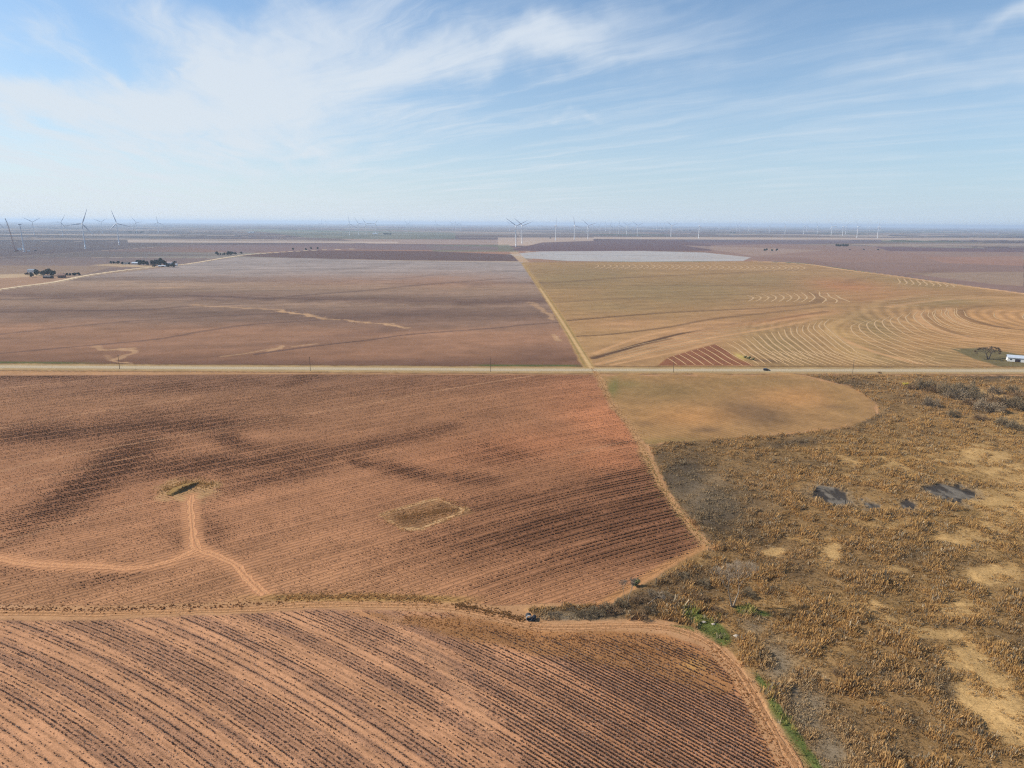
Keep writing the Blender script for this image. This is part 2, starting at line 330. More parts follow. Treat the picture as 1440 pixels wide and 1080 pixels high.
    for pts, w in (([(0, 421), (100, 419), (180, 416), (250, 415), (300, 417), (380, 419), (440, 414), (520, 408), (600, 400), (720, 391)], 6), ([(0, 439), (100, 437), (200, 436), (260, 431), (330, 428)], 5), ([(0, 497), (100, 488), (220, 477), (290, 465), (360, 456), (500, 447)], 3), ([(360, 498), (440, 487), (520, 478), (580, 470), (700, 461), (735, 457), (792, 453)], 3), ([(360, 384), (480, 379), (560, 372), (575, 368)], 5), ([(560, 392), (620, 386), (720, 381)], 4), ([(0, 470), (180, 452), (400, 440)], 3)):
        pl(pts, w, C(92, 74, 72), .8)
    for pts, w in (([(270, 429), (300, 431), (350, 433), (400, 437), (430, 443), (480, 450), (540, 456), (574, 461)], 8), ([(395, 436), (425, 441), (440, 444)], 13), ([(540, 455), (565, 459)], 10), ([(132, 487), (148, 492), (165, 491), (182, 490), (190, 496), (172, 501), (166, 506), (182, 512), (210, 514)], 4.5), ([(165, 491), (185, 493)], 7), ([(315, 501), (345, 497), (385, 490)], 3.5), ([(385, 492), (400, 486)], 7), ([(415, 487), (448, 483)], 4), ([(150, 500), (160, 507)], 2), ([(225, 405), (245, 404)], 14), ([(745, 425), (770, 440), (775, 450)], 7), ([(780, 470), (786, 480)], 5)):
        pl(pts, w*.72, C(200, 164, 128), .62, 1.6)
    # ---- 2 contour-farmed field north-east
    m2 = sstep(.5, -.5, sdpoly(u, v, NRF))
    c2 = np.tile(C(176, 144, 106), (N, 1))
    def bl(c, lst, a):
        q = np.clip(blobs(u, v, lst, n60), 0, 1)[:, None]*a
        return c, q
    for c, lst, a in (((148, 130, 98), [(820, 390, 120, 22, 0, 1.), (950, 410, 160, 26, 0, 1.), (1080, 395, 120, 14, 0, .8), (880, 430, 90, 12, 0, .7)], .9),
                      ((188, 148, 114), [(980, 470, 130, 24, 14, 1.), (880, 455, 70, 10, 0, .8), (1060, 440, 90, 10, 6, .8)], .7),
                      ((182, 132, 98), [(1190, 402, 60, 10, -5, 1.), (1240, 420, 60, 7, 0, .8), (1110, 447, 70, 5, 8, .9), (1230, 412, 90, 6, 0, .6)], .8),
                      ((192, 150, 106), [(1400, 450, 110, 40, 0, 1.), (1340, 480, 80, 16, 0, .7)], .8),
                      ((150, 132, 96), [(1100, 490, 60, 26, -20, .9), (1320, 425, 90, 8, 0, .9), (1230, 500, 60, 14, -20, .7), (1230, 460, 40, 14, -25, .9), (1330, 500, 40, 12, 0, .8), (1290, 398, 60, 6, -8, .7)], .8),
                      ((196, 164, 116), [(1180, 470, 40, 16, -30, .9), (1200, 495, 40, 14, -30, .8), (1380, 402, 60, 5, -5, .6)], .7)):
        cc, q = bl(C(*c), lst, a); c2 = c2*(1-q)+cc*q
    dsw = dline(x, y, gpts([(1500, 470), (1440, 466), (1385, 459), (1350, 446), (1345, 433), (1400, 428), (1500, 426)], 4))
    dgl = dline(x, y, gpts([(1212, 438), (1172, 456), (1170, 468), (1190, 482), (1240, 508)], 4))
    reg = sstep(1180, 1215, u)*sstep(425, 436, v); reg2 = sstep(1020, 1060, u)*(1-reg)*sstep(444, 456, v)
    tone = np.sin((dsw+(n60-.5)*10)/14.5*6.283)*reg*.15+np.sin((dgl+(n60-.5)*6)/9.5*6.283)*reg2*.10+np.sin((y*.85-x*.45+(n60-.5)*30)/33*6.283)*(1-reg)*(1-reg2)*.05
    c2 *= (1+tone)[:, None]
    strk = fbm(x*.16, y, 26, 33, 4); c2 *= (.80+.40*strk)[:, None]*np.array([1.0, .965, .90])
    c2 *= (0.88+0.24*n60)[:, None]*(0.94+.12*n15)[:, None]
    put(c2, m2)
    for pts, w, a in (([(746, 397.5), (800, 396), (870, 391), (980, 386), (1060, 382.5), (1160, 377)], 9, .7), ([(746, 398), (800, 400), (870, 401), (960, 401.5), (1060, 401)], 7, .6), ([(773, 426), (860, 421), (960, 416), (1060, 414)], 5, .5), ([(797, 451), (880, 444), (960, 438.5), (1060, 434), (1130, 428.5), (1150, 424), (1150, 417), (1142, 412)], 4.5, .95), ([(810, 473), (860, 470), (940, 460), (1000, 449), (1080, 440), (1160, 431)], 3.5, .85),
                      ([(835, 504), (870, 494), (900, 484), (950, 471), (1000, 461), (1080, 449), (1160, 438)], 4.5, .9), ([(835, 503), (900, 485), (940, 476)], 6, .6), ([(1190, 398), (1205, 393), (1230, 389)], 7, .7), ([(1275, 388), (1300, 384), (1328, 379)], 8, .7), ([(1240, 425), (1275, 422), (1310, 412)], 4, .3), ([(1350, 436), (1355, 445), (1385, 456), (1440, 464), (1500, 468)], 5, .8), ([(1303, 440), (1305, 448), (1332, 464), (1362, 474)], 3.5, .6), ([(1350, 436), (1390, 430), (1440, 428)], 4, .6), ([(1250, 440), (1300, 434), (1380, 430)], 3, .4)):
        pl(pts, w, C(106, 82, 64), a, .25)
    # broad lighter sweeps between the dark ones
    for pts, w in (([(840, 512), (920, 492), (1000, 475), (1080, 462), (1150, 448)], 5), ([(835, 497), (900, 474), (960, 462)], 4), ([(860, 513), (950, 495), (1010, 480)], 3), ([(960, 467), (1060, 452), (1160, 436)], 4), ([(1292, 437), (1294, 450), (1330, 468), (1400, 480), (1500, 484)], 6), ([(1332, 433), (1336, 446), (1372, 461), (1450, 472)], 5), ([(1180, 474), (1220, 492), (1290, 511)], 5), ([(1250, 431), (1320, 422), (1400, 418), (1500, 420)], 7), ([(1352, 478), (1440, 484), (1500, 486)], 6), ([(1062, 458), (1120, 447), (1180, 440)], 5)):
        pl(pts, w, C(212, 168, 124), .65, .3)
    pl([(1236, 422), (1228, 430), (1212, 438), (1192, 448), (1172, 456), (1170, 468), (1190, 482), (1215, 497), (1240, 510)], 6, C(200, 166, 120), .4, 1.6)
    pl([(1236, 424), (1260, 420), (1302, 413)], 4, C(206, 168, 124), .8, .8)
    mr = sstep(.6, -.6, sdpoly(wu*.5+u*.5, v, [(925, 514), (939, 503), (975, 492), (1006, 484), (1030, 497), (1060, 514)]))
    put(C(146, 99, 74)*(0.85+.3*n15[:, None]), mr)
    yard = sstep(1, -1, sdpoly(wu, wv_, [(1337, 490), (1380, 489), (1440, 499), (1700, 512), (1700, 517), (1405, 515), (1370, 505)]))
    put(C(122, 112, 82)*(0.75+.5*n4[:, None]), yard)
    put(C(206, 184, 112), blobs(u, v, [(1042, 502, 9, 3, -20, 1.2)], n4)); put(C(120, 96, 74), blobs(u, v, [(1078, 507, 26, 3, -4, 1.)], n4), .8)
    # ---- road corridor
    dr = dline(x, y, WROAD); side = y > np.interp(x, [w[0] for w in WROAD], [w[1] for w in WROAD])
    put(C(174, 148, 108)*(0.85+.3*n4[:, None]), sstep(14, 10, dr+(n15-.5)*5))
    put(C(205, 184, 146), sstep(8, 6, dr+(n4-.5)*3), .5)
    put(C(112, 88, 62), sstep(2.2, .8, np.abs(dr-14.2+(n15-.5)*4)), .75)
    put(C(92, 104, 60), ((sstep(170, 60, u) + sstep(655, 690, u)*sstep(830, 800, u))*side*sstep(5, 2, np.abs(dr-16.5))*(.5+n15)), .85)
    put(C(180, 142, 100), sstep(2.5, 1, np.abs(dr-19+(n15-.5)*3))*(~side)*sstep(700, 500, u), .6)
    # ---- 4 middle field, cotton stubble
    sm = sdpoly(u+(n4-.5)*4, v, MIDF); m4 = sstep(1, -1, sm)
    vs = [(525, (152, 118, 96)), (560, (172, 132, 102)), (620, (178, 134, 102)), (700, (192, 144, 110)), (780, (200, 152, 116)), (860, (202, 156, 118))]
    c4 = np.stack([np.interp(v, [q[0] for q in vs], [C(*q[1])[i] for q in vs]) for i in range(3)], 1)
    q = sstep(420, 800, u)[:, None]; c4 = c4*(1-q*.35)+C(186, 134, 98)*q*.35
    q = np.clip(blobs(u, v, [(870, 595, 95, 42, -20, 1.1), (780, 620, 150, 24, 8, .7), (860, 645, 70, 20, 0, .8)], n60), 0, 1)[:, None]*.8
    c4 = c4*(1-q)+C(214, 148, 108)*q
    c4 *= (0.80+0.22*n60)[:, None]*np.array([1.0, .95, .93])
    dmask = np.clip(blobs(u+(n60-.5)*40, v+(n15-.5)*10, MID_DARK, .35+.3*n15+.35*n60, 1.22), 0, 1)*.92
    c4 = c4*(1-dmask[:, None]*.62)+C(104, 70, 54)*dmask[:, None]*.62
    rm = rowc_mid(x, y); c4 *= (.84+.32*(.5*vn(rm, x*.012, 7.0, 200)+.5*vn(rm, x*.02, 2.4, 201)))[:, None]
    put(c4, m4)
    rowa = np.where(m4 > .5, .8, rowa); rowc = np.where(m4 > .5, rm/2, rowc)
    mm = m4
    def plm(pts, w, c, a, rag=.6):
        g = gpts(pts, 4); d = dline(x+(n15-.5)*rag*w*2, y+(n4-.5)*rag*w*2, g); s_ = sstep(w, w*.3, d)*a
        put(c, s_*1.0); return s_
    for pts, w in (([(0, 662), (120, 636), (270, 609), (400, 586), (480, 575), (620, 549), (750, 528)], 2.0), ([(0, 602), (60, 592), (140, 578), (270, 560)], 2.0), ([(0, 546), (80, 539), (180, 528)], 2.2), ([(0, 690), (60, 672), (200, 640)], 1.4), ([(0, 762), (100, 735), (200, 708)], 1.4), ([(0, 527), (200, 523.5)], 1.5), ([(800, 640), (860, 625), (905, 618)], 1.)):
        plm(pts, w, C(196, 152, 118), .6)
    # worn ground and weeds round the pit, the weedy plot and the tracks
    bare = np.clip(blobs(u, v, [(262, 690, 46, 18, 0, 1.2), (300, 682, 20, 7, 0, 1.), (235, 700, 22, 9, 0, .8), (640, 716, 26, 5, -10, .6), (650, 716, 16, 4, 0, 1.)], n15), 0, 1)
    put(C(196, 160, 116)*(0.7+.6*n4[:, None]), sstep(.4, .8, bare+(n4-.5)*.5), .8)
    plot = sstep(1.2, -1.2, sdpoly(u+(n4-.5)*8, v+(n4-.5)*4, [(534, 724), (600, 704), (616, 701), (650, 716), (668, 720), (590, 744), (570, 746)]))
    put(C(166, 128, 92)*(0.35+1.1*n4[:, None]), plot, .85)
    pd = np.abs(sdpoly(u, v, [(534, 724), (600, 704), (616, 701), (655, 718), (590, 744), (566, 744)]))
    put(C(222, 184, 138), sstep(2.2, .6, pd+(n4-.5)*4.5), .8)
    for T, w in ((TRK_N, 2.6), (TRK_W, 3.0)):
        d = dline(x, y, T); put(C(210, 156, 116), sstep(w*1.8, w*.6, d+(n4-.5)*3.5), .8)
    vg = sstep(2.2, .4, np.abs(v-842-(u-500)*0.004+(n15-.5)*8)/4)*sstep(300, 420, u)*sstep(700, 620, u)
    put(C(176, 142, 86)*(0.7+.6*n4[:, None]), vg, .8)
    # ---- 5 foreground field
    m5 = sstep(1, -1, sdpoly(u+(n4-.5)*6, v+(n4-.5)*4, FOREF))
    c5 = np.tile(C(208, 158, 122), (N, 1))
    q = sstep(500, 1000, u)[:, None]; c5 = c5*(1-q*.55)+C(176, 124, 92)*q*.55
    c5 *= (0.9+0.2*n15)[:, None]*(0.93+.14*n4)[:, None]
    rcf = rowc_fore(x, y); thf = np.arctan2(y-CY, x-CX)*400
    sw = vn(rcf, thf*.02, 2.3, 63); run0 = vn(thf, rcf*1.3, 9.0, 71)
    lit = sstep(.42, .62, sw)*(.5+.7*run0)
    c5 = c5*(1-lit[:, None]*.5)+C(150, 116, 99)*lit[:, None]*.5
    put(c5, m5); rowa = np.where(m5 > .5, .55, rowa); rowc = np.where(m5 > .5, rowc_fore(x, y)/2, rowc)
    weed = sstep(6, -6, sdpoly(u+(n15-.5)*50, v+(n15-.5)*24, [(500, 868), (640, 862), (740, 885), (930, 890), (1000, 925), (1040, 975), (1020, 985), (900, 945), (760, 925), (680, 905), (600, 885)]))
    put(C(164, 120, 78)*(0.75+.5*n4[:, None]), weed, .85)
    em = sstep(10, 1, dline(x, y, FM_TRACK[60:])+(n15-.5)*7)*m5
    put(C(182, 132, 88)*(0.8+.4*n4[:, None]), em, .8)
    put(C(205, 160, 100), np.clip(blobs(u, v, [(977, 935, 16, 8, 0, 1.2)], n4), 0, 1)*m5, .8)
    for pts in ([(555, 870), (560, 890), (575, 905), (610, 930), (640, 960), (680, 1000), (690, 1020)],):
        g = gpts(pts, 3); d = dline(x+(n15-.5)*6, y, g); put(C(206, 158, 122), sstep(3.2, .5, d), .6)
    rowa = rowa*(1-weed*.9)*(1-em*.9)
    # ---- 6 small tan field
    m6 = sstep(1.2, -1.2, sdpoly(wu+(n15-.5)*14, wv_+(n15-.5)*7+(n4-.5)*4, TANF))
    c6 = np.tile(C(176, 139, 96), (N, 1))*(.86+.28*n15)[:, None]
    for c, lst, a in (((142, 120, 82), [(930, 550, 90, 16, 0, 1.), (1050, 538, 120, 8, 0, .7), (1180, 560, 40, 22, -30, .6)], .8), ((128, 104, 80), [(1060, 580, 48, 16, -8, 1.4), (1100, 590, 20, 4, 0, .8), (995, 604, 20, 4, 0, 1.), (910, 596, 16, 4, 0, .6), (1170, 572, 24, 3, 0, .8)], .85), ((204, 152, 100), [(1120, 560, 60, 14, 0, .9), (970, 585, 60, 14, 0, 1.)], .7), ((124, 124, 76), [(862, 545, 9, 14, -25, 1.1), (880, 540, 22, 6, 0, .5)], .7), ((150, 130, 84), [(940, 622, 60, 6, 0, 1.)], .7)):
        cc, q = bl(C(*c), lst, a); c6 = c6*(1-q)+cc*q
    c6 *= (.82+.36*n4)[:, None]
    put(c6, m6); rowa = np.where(m6 > .5, .5, rowa); rowc = np.where(m6 > .5, (x*.80+y*.60)/3.2, rowc)
    # ---- 7 marsh
    m7 = sstep(1.5, -1.5, sdpoly(u+(n4-.5)*10, v+(n4-.5)*5, MARSH))
    c7 = np.tile(C(158, 127, 86), (N, 1))
    hue = fbm(x, y, 35, 21)[:, None]; hue = sstep(.35, .65, hue)
    c7 = c7*(1-hue*.45)+C(124, 100, 72)*hue*.45
    for c, lst, a in (((188, 156, 102), MARSH_SOFT, .85), ((90, 78, 65), MARSH_DARK, .95), ((138, 126, 108), MARSH_GREY, .95)):
        cc, q = bl(C(*c), lst, a); c7 = c7*(1-q)+cc*q
    qg = sstep(.25, .80, np.clip(blobs(u+(n15-.5)*26, v+(n4-.5)*9, MARSH_GOLD, n15), 0, 1)+(n4-.5)*.55+(n15-.5)*.3)[:, None]*.75
    c7 = c7*(1-qg)+C(202, 168, 116)*qg
    c7 *= (.62+.4*n15+.4*n4)[:, None]
    put(c7, m7); grain = np.where(m7 > .5, 1.0, grain); rowa = np.where(m7 > .5, 0, rowa)
    pm = np.zeros(N); rim = np.zeros(N)
    for (a, c, ra, rc, rot) in PONDS:
        rr = math.radians(rot); dx = u+(n15-.5)*44-a; dy = v+(n4-.5)*14+(n15-.5)*14-c
        p_ = (dx*math.cos(rr)-dy*math.sin(rr))/ra; q_ = (dx*math.sin(rr)+dy*math.cos(rr))/rc
        rq = np.sqrt(p_*p_+q_*q_); pm = np.maximum(pm, sstep(1.06, .88, rq)); rim = np.maximum(rim, sstep(1.5, 1.15, rq+(n4-.5)*.5))
    swirl = sstep(.50, .64, fbm(x*1.0, y*.35, 3.5, 140, 3)+.25*(n15-.5))
    put(C(168, 146, 116)*(.7+.5*n4[:, None]), rim*m7, .7)
    pc = C(70, 66, 64)*(1-swirl[:, None])+C(124, 118, 110)*swirl[:, None]
    pc = pc*(.7+.6*vn(x*.4+y*.8, y*.2, .9, 77))[:, None]
    put(pc, pm)
    # boggy green
    gm = np.clip(blobs(u+(n4-.5)*12, v+(n4-.5)*6, GREEN, n4), 0, 1)
    put(C(96, 112, 58)*(0.7+.6*n4[:, None]), sstep(.35, .75, gm), .9)
    # dry pale stony margins, edge grass
    put(C(190, 150, 108)*(.8+.4*n4[:, None]), sstep(3.8, .8, dline(x, y, EDGE)+(n15-.5)*4), .85)
    put(C(196, 146, 100), sstep(2.6, .6, dline(x+1.5, y, EDGE2)+(n4-.5)*1.5), .85)
    put(C(186, 152, 104)*(.85+.3*n15[:, None]), sstep(6.5, 3.5, dline(x, y, NS)+(n15-.5)*3), .95)
    put(C(120, 118, 70), sstep(1.6, .4, np.abs(dline(x, y, NS)-2.5)), .4)
    put(C(216, 184, 136), sstep(2.0, 1, dline(x, y, [G(833, 520), G(790, 452), G(759, 405)])), .8)
    for T in PALE_FAR: put(C(226, 204, 170), sstep(9, 5, dline(x, y, T)), .95)
    put(C(222, 178, 134), sstep(9, 4, dline(x, y, NE_TRK)+(n60-.5)*4), .9)
    # dirt lane soil on either side of the lane
    dt = dline(x, y, FM_TRACK)
    put(C(204, 158, 118)*(.88+.24*n4[:, None]), sstep(3.6, 1.2, dt+(n15-.5)*4), .65)
    wl = sstep(90, -40, u)*sstep(3, 1, np.abs(v-858)/4); put(C(222, 178, 142), wl, .6)
    return col, rowa, rowc, grain, dict(m4=m4, m5=m5, m6=m6, m7=m7, dmask=dmask, weed=weed, em=em, pm=pm, gm=gm, plot=plot, u=u, v=v, n15=n15, n4=n4, n60=n60)

# ================================================================== mesh utilities
def link(o): SC.collection.objects.link(o); return o
def mesh_np(name, verts, faces, mats, smooth_=False, attrs=None, parent=None, matidx=None):
    """faces: (n,3) or (n,4) int array"""
    me = bpy.data.meshes.new(name); verts = np.asarray(verts, np.float32); faces = np.asarray(faces, np.int32)
    nf, k = faces.shape
    me.vertices.add(len(verts)); me.vertices.foreach_set('co', verts.ravel())
    me.loops.add(nf*k); me.loops.foreach_set('vertex_index', faces.ravel())
    me.polygons.add(nf); me.polygons.foreach_set('loop_start', np.arange(0, nf*k, k, dtype=np.int32))
    me.polygons.foreach_set('loop_total', np.full(nf, k, np.int32))
    if matidx is not None: me.polygons.foreach_set('material_index', np.asarray(matidx, np.int32))
    me.update(calc_edges=True)
    if smooth_: me.polygons.foreach_set('use_smooth', np.ones(nf, bool))
    for m in (mats if isinstance(mats, (list, tuple)) else [mats]): me.materials.append(m)
    for an, (ty, data) in (attrs or {}).items():
        a = me.attributes.new(an, ty, 'POINT'); data = np.asarray(data, np.float32)
        if ty == 'FLOAT_COLOR':
            if data.shape[1] == 3: data = np.concatenate([data, np.ones((len(data), 1), np.float32)], 1)
            a.data.foreach_set('color', data.ravel())
        else: a.data.foreach_set('value', data)
    o = bpy.data.objects.new(name, me); link(o)
    if parent is not None: o.parent = parent
    return o
class MB:
    """collects simple solids into one mesh"""
    def __init__(s): s.v = []; s.f = []; s.mi = []
    def add(s, vs, fs, mi=0):
        n = len(s.v); s.v += [tuple(p) for p in vs]; s.f += [tuple(i+n for i in f) for f in fs]; s.mi += [mi]*len(fs)
    def box(s, c, d, rot=None, mi=0, taper=(1, 1)):
        x, y, z = d[0]/2, d[1]/2, d[2]/2; tx, ty = taper
        vs = [(-x, -y, -z), (x, -y, -z), (x, y, -z), (-x, y, -z), (-x*tx, -y*ty, z), (x*tx, -y*ty, z), (x*tx, y*ty, z), (-x*tx, y*ty, z)]
        if rot is not None: vs = [rot @ Vector(p) for p in vs]
        s.add([(p[0]+c[0], p[1]+c[1], p[2]+c[2]) for p in vs], [(0, 3, 2, 1), (4, 5, 6, 7), (0, 1, 5, 4), (1, 2, 6, 5), (2, 3, 7, 6), (3, 0, 4, 7)], mi)
    def tube(s, p0, p1, r0, r1=None, n=8, mi=0, caps=True):
        r1 = r0 if r1 is None else r1; p0 = Vector(p0); p1 = Vector(p1); d = (p1-p0)
        if d.length < 1e-6: return
        d.normalize(); a = d.orthogonal().normalized(); b_ = d.cross(a); vs = []
        for p, r in ((p0, r0), (p1, r1)):
            for k in range(n):
                t = 2*math.pi*k/n; vs.append(p+(a*math.cos(t)+b_*math.sin(t))*r)
        fs = [(k, (k+1) % n, n+(k+1) % n, n+k) for k in range(n)]
        if caps: fs += [tuple(range(n-1, -1, -1)), tuple(range(n, 2*n))]
        s.add(vs, fs, mi)
    def build(s, name, mats, parent=None, smooth_=False):
        me = bpy.data.meshes.new(name); me.from_pydata(s.v, [], s.f); me.update()
        for m in (mats if isinstance(mats, (list, tuple)) else [mats]): me.materials.append(m)
        me.polygons.foreach_set('material_index', s.mi)
        if smooth_: me.polygons.foreach_set('use_smooth', [True]*len(me.polygons))
        o = bpy.data.objects.new(name, me); link(o)
        if parent is not None: o.parent = parent
        return o
def tag(o, label=None, cat=None, group=None, kind=None):
    if label: o['label'] = label
    if cat: o['category'] = cat
    if group: o['group'] = group
    if kind: o['kind'] = kind
    return o
def empty(name, loc, rz=0.0, sc=1.0):
    o = bpy.data.objects.new(name, None); link(o); o.location = loc; o.rotation_euler = (0, 0, rz); o.scale = (sc,)*3; o.empty_display_size = 1; return o
def copy_tree(o, parent=None):
    kids = [c for c in bpy.data.objects if c.parent == o]
    c = o.copy(); link(c)
    if parent is not None: c.parent = parent
    for k in kids: copy_tree(k, c)
    return c

# ------------------------------------------------------------------ materials
def mat(name, color, rough=.8, var=.15, scale=2.0, metal=0.0, spec=.3, bump=0.0):
    m = bpy.data.materials.new(name); m.use_nodes = True; t = m.node_tree; nb = NB(t)
    bs = t.nodes['Principled BSDF']; pos = nb.new('ShaderNodeTexCoord').outputs['Object']
    n = nb.noise(pos, scale, 4, .6)
    f = nb.ramp(n, .25, .75, 1-var, 1+var, False)
    c = nb.mixc(1.0, (*color, 1), nb.comb(f, f, f), 'MULTIPLY')
    nb.put(bs.inputs['Base Color'], c); bs.inputs['Roughness'].default_value = rough; bs.inputs['Metallic'].default_value = metal
    bs.inputs['Specular IOR Level'].default_value = spec
    if bump:
        bp = nb.new('ShaderNodeBump'); bp.inputs['Strength'].default_value = 1; bp.inputs['Distance'].default_value = bump; nb.put(bp.inputs['Height'], n); nb.put(bs.inputs['Normal'], bp.outputs[0])
    return m
def mat_attr(name, rough=.95, sheen=None, var=.25, scale=6.0):
    m = bpy.data.materials.new(name); m.use_nodes = True; t = m.node_tree; nb = NB(t); bs = t.nodes['Principled BSDF']
    at = nb.new('ShaderNodeAttribute'); at.attribute_name = 'tint'
    geo = nb.new('ShaderNodeNewGeometry').outputs['Position']; n = nb.noise(geo, scale, 2, .5); f = nb.ramp(n, .25, .75, 1-var, 1+var, False)
    nb.put(bs.inputs['Base Color'], nb.mixc(1.0, at.outputs[0], nb.comb(f, f, f), 'MULTIPLY'))
    bs.inputs['Roughness'].default_value = rough; bs.inputs['Specular IOR Level'].default_value = .1
    tl = nb.new('ShaderNodeBsdfTranslucent'); nb.put(tl.inputs['Color'], bs.inputs['Base Color'].links[0].from_socket)
    mx = nb.new('ShaderNodeMixShader'); mx.inputs[0].default_value = .42
    nb.l.new(bs.outputs[0], mx.inputs[1]); nb.l.new(tl.outputs[0], mx.inputs[2]); nb.l.new(mx.outputs[0], t.nodes['Material Output'].inputs['Surface'])
    return m
M_PLANT = mat_attr('dry_plant')
# ground
MG = bpy.data.materials.new('farm_soil'); MG.use_nodes = True; t = MG.node_tree; nb = NB(t); bs = t.nodes['Principled BSDF']
base = nb.new('ShaderNodeAttribute'); base.attribute_name = 'base'
aux = nb.new('ShaderNodeAttribute'); aux.attribute_name = 'rowa'
rc = nb.new('ShaderNodeAttribute'); rc.attribute_name = 'rowc'
gr = nb.new('ShaderNodeAttribute'); gr.attribute_name = 'grain'
pos = nb.new('ShaderNodeNewGeometry').outputs['Position']
na = nb.noise(pos, 1.6, 3, .65); nbb = nb.noise(pos, .35, 3, .6); nc = nb.noise(pos, .05, 8, .68)
nd = nb.noise(pos, 4.2, 2, .6); ga = nb.math('ADD', nb.ramp(na, .3, .7, -1, 1, False), nb.ramp(nd, .25, .75, -1.6, 1.6, False)); gb = nb.ramp(nbb, .3, .7, -1, 1, False); gc = nb.ramp(nc, .3, .7, -1, 1, False)
s1 = nb.math('ADD', nb.math('MULTIPLY', ga, nb.math('MULTIPLY_ADD', gr.outputs['Fac'], .14, .07)), nb.math('MULTIPLY', gb, .08))
s1 = nb.math('ADD', s1, nb.math('MULTIPLY', gc, .16))
# furrows one metre apart, their shade darkened into the soil colour as well as bumped
jit = nb.math('MULTIPLY', nb.math('SUBTRACT', nb.noise(pos, .5, 2, .5), .5), .30)
fr = nb.math('FRACT', nb.math('ADD', rc.outputs['Fac'], jit))
tri = nb.math('ABSOLUTE', nb.math('SUBTRACT', fr, .5))           # 0 furrow .. .5 ridge
fur = nb.ramp(tri, .08, .28, 1, 0)
fm = nb.math('MULTIPLY', fur, aux.outputs['Fac'])
s2 = nb.math('MULTIPLY', fm, -.44)
f = nb.math('ADD', nb.math('ADD', s1, s2), 1.0)
nb.put(bs.inputs['Base Color'], nb.mixc(1.0, base.outputs[0], nb.comb(f, f, f), 'MULTIPLY'))
bs.inputs['Roughness'].default_value = 1.0; bs.inputs['Specular IOR Level'].default_value = 0.05
ht = nb.math('ADD', nb.math('MULTIPLY', nb.math('MULTIPLY', tri, aux.outputs['Fac']), .5), nb.math('MULTIPLY', na, .22))
bp = nb.new('ShaderNodeBump'); bp.inputs['Strength'].default_value = .7; bp.inputs['Distance'].default_value = .5
nb.put(bp.inputs['Height'], ht); nb.put(bs.inputs['Normal'], bp.outputs[0])

# ================================================================== ground sheet (finer towards the middle distance, reaches the horizon)
def lod_ground():
    az_f = np.radians(np.arange(-47, 47.001, 0.085))
    az_c = np.radians(np.arange(51, 309.1, 4.0))
    azs = np.concatenate([az_f, az_c])                    # clockwise from +Y
    dep = list(np.arange(50, 13.5, -0.095))+list(np.arange(13.5, 3.2, -0.05))+list(np.arange(3.2, 1.0, -0.03))+list(np.arange(1.0, 0.10, -0.022))
    rr = H/np.tan(np.radians(np.array(dep))); rr = np.concatenate([[15, 45, 75], rr, [64000.0]])
    nr, na_ = len(rr), len(azs)
    # square off so that every ring is a straight line to the north: keeps rows of cells level
    R, A_ = np.meshgrid(rr, azs, indexing='ij')
    x = R*np.sin(A_); y = R*np.cos(A_)
    x = x.ravel(); y = y.ravel()
    i = np.arange(nr-1)[:, None]; j = np.arange(na_)[None, :]; j2 = (j+1) % na_
    f_ = np.stack([i*na_+j+0*i, i*na_+j2, (i+1)*na_+j2, (i+1)*na_+j], -1).reshape(-1, 4)[:, ::-1]
    return x, y, f_, na_
gx, gy, gf, gna = lod_ground()
gcol, growa, growc, ggrain, gm_ = paint(gx, gy)
gz = np.zeros_like(gx)
nv = len(gx); cf = np.stack([np.arange(gna), (np.arange(gna)+1) % gna, np.full(gna, nv), np.full(gna, nv)], 1)
# ground folds seen in the marsh and the soft swell of the stubble
gz += gm_['m7']*(gm_['n15']-.5)*1.2 - gm_['pm']*0.35
verts = np.stack([gx, gy, gz], 1)
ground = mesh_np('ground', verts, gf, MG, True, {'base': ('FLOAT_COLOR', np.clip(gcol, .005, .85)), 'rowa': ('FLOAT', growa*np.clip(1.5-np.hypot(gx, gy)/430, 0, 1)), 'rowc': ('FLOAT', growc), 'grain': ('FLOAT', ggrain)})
tag(ground, kind='structure')
del gcol, growa, growc, gm_

# ------------------------------------------------------------------ ribbons: road and tracks
def ribbon(name, pts, w, material, z=.03, rag=0.0, n=5, parent=None):
    pts = np.asarray(pts); L = np.concatenate([[0], np.cumsum(np.hypot(*np.diff(pts, axis=0).T))])
    m = max(2, int(L[-1]/2.0)); s = np.linspace(0, L[-1], m)
    px_ = np.interp(s, L, pts[:, 0]); py_ = np.interp(s, L, pts[:, 1])
    tx = np.gradient(px_); ty = np.gradient(py_); l = np.hypot(tx, ty); nx, ny = -ty/l, tx/l
    t_ = np.linspace(-1, 1, n); V = []; cr = []
    for k, q in enumerate(t_):
        ww = w/2*(1+rag*(vn(s+k//(n//2+1)*99, s*0, 3.0, 50+int(q > 0))-.5)*2)
        V.append(np.stack([px_+nx*q*ww, py_+ny*q*ww, np.full(m, z)], 1)); cr.append(np.full(m, q))
    V = np.stack(V, 1).reshape(-1, 3); cr = np.stack(cr, 1).ravel()
    i = np.arange(m-1)[:, None]; j = np.arange(n-1)[None, :]
    f_ = np.stack([i*n+j, i*n+j+1, (i+1)*n+j+1, (i+1)*n+j], -1).reshape(-1, 4)[:, ::-1]
    return mesh_np(name, V, f_, material, True, {'cross': ('FLOAT', cr)}, parent)
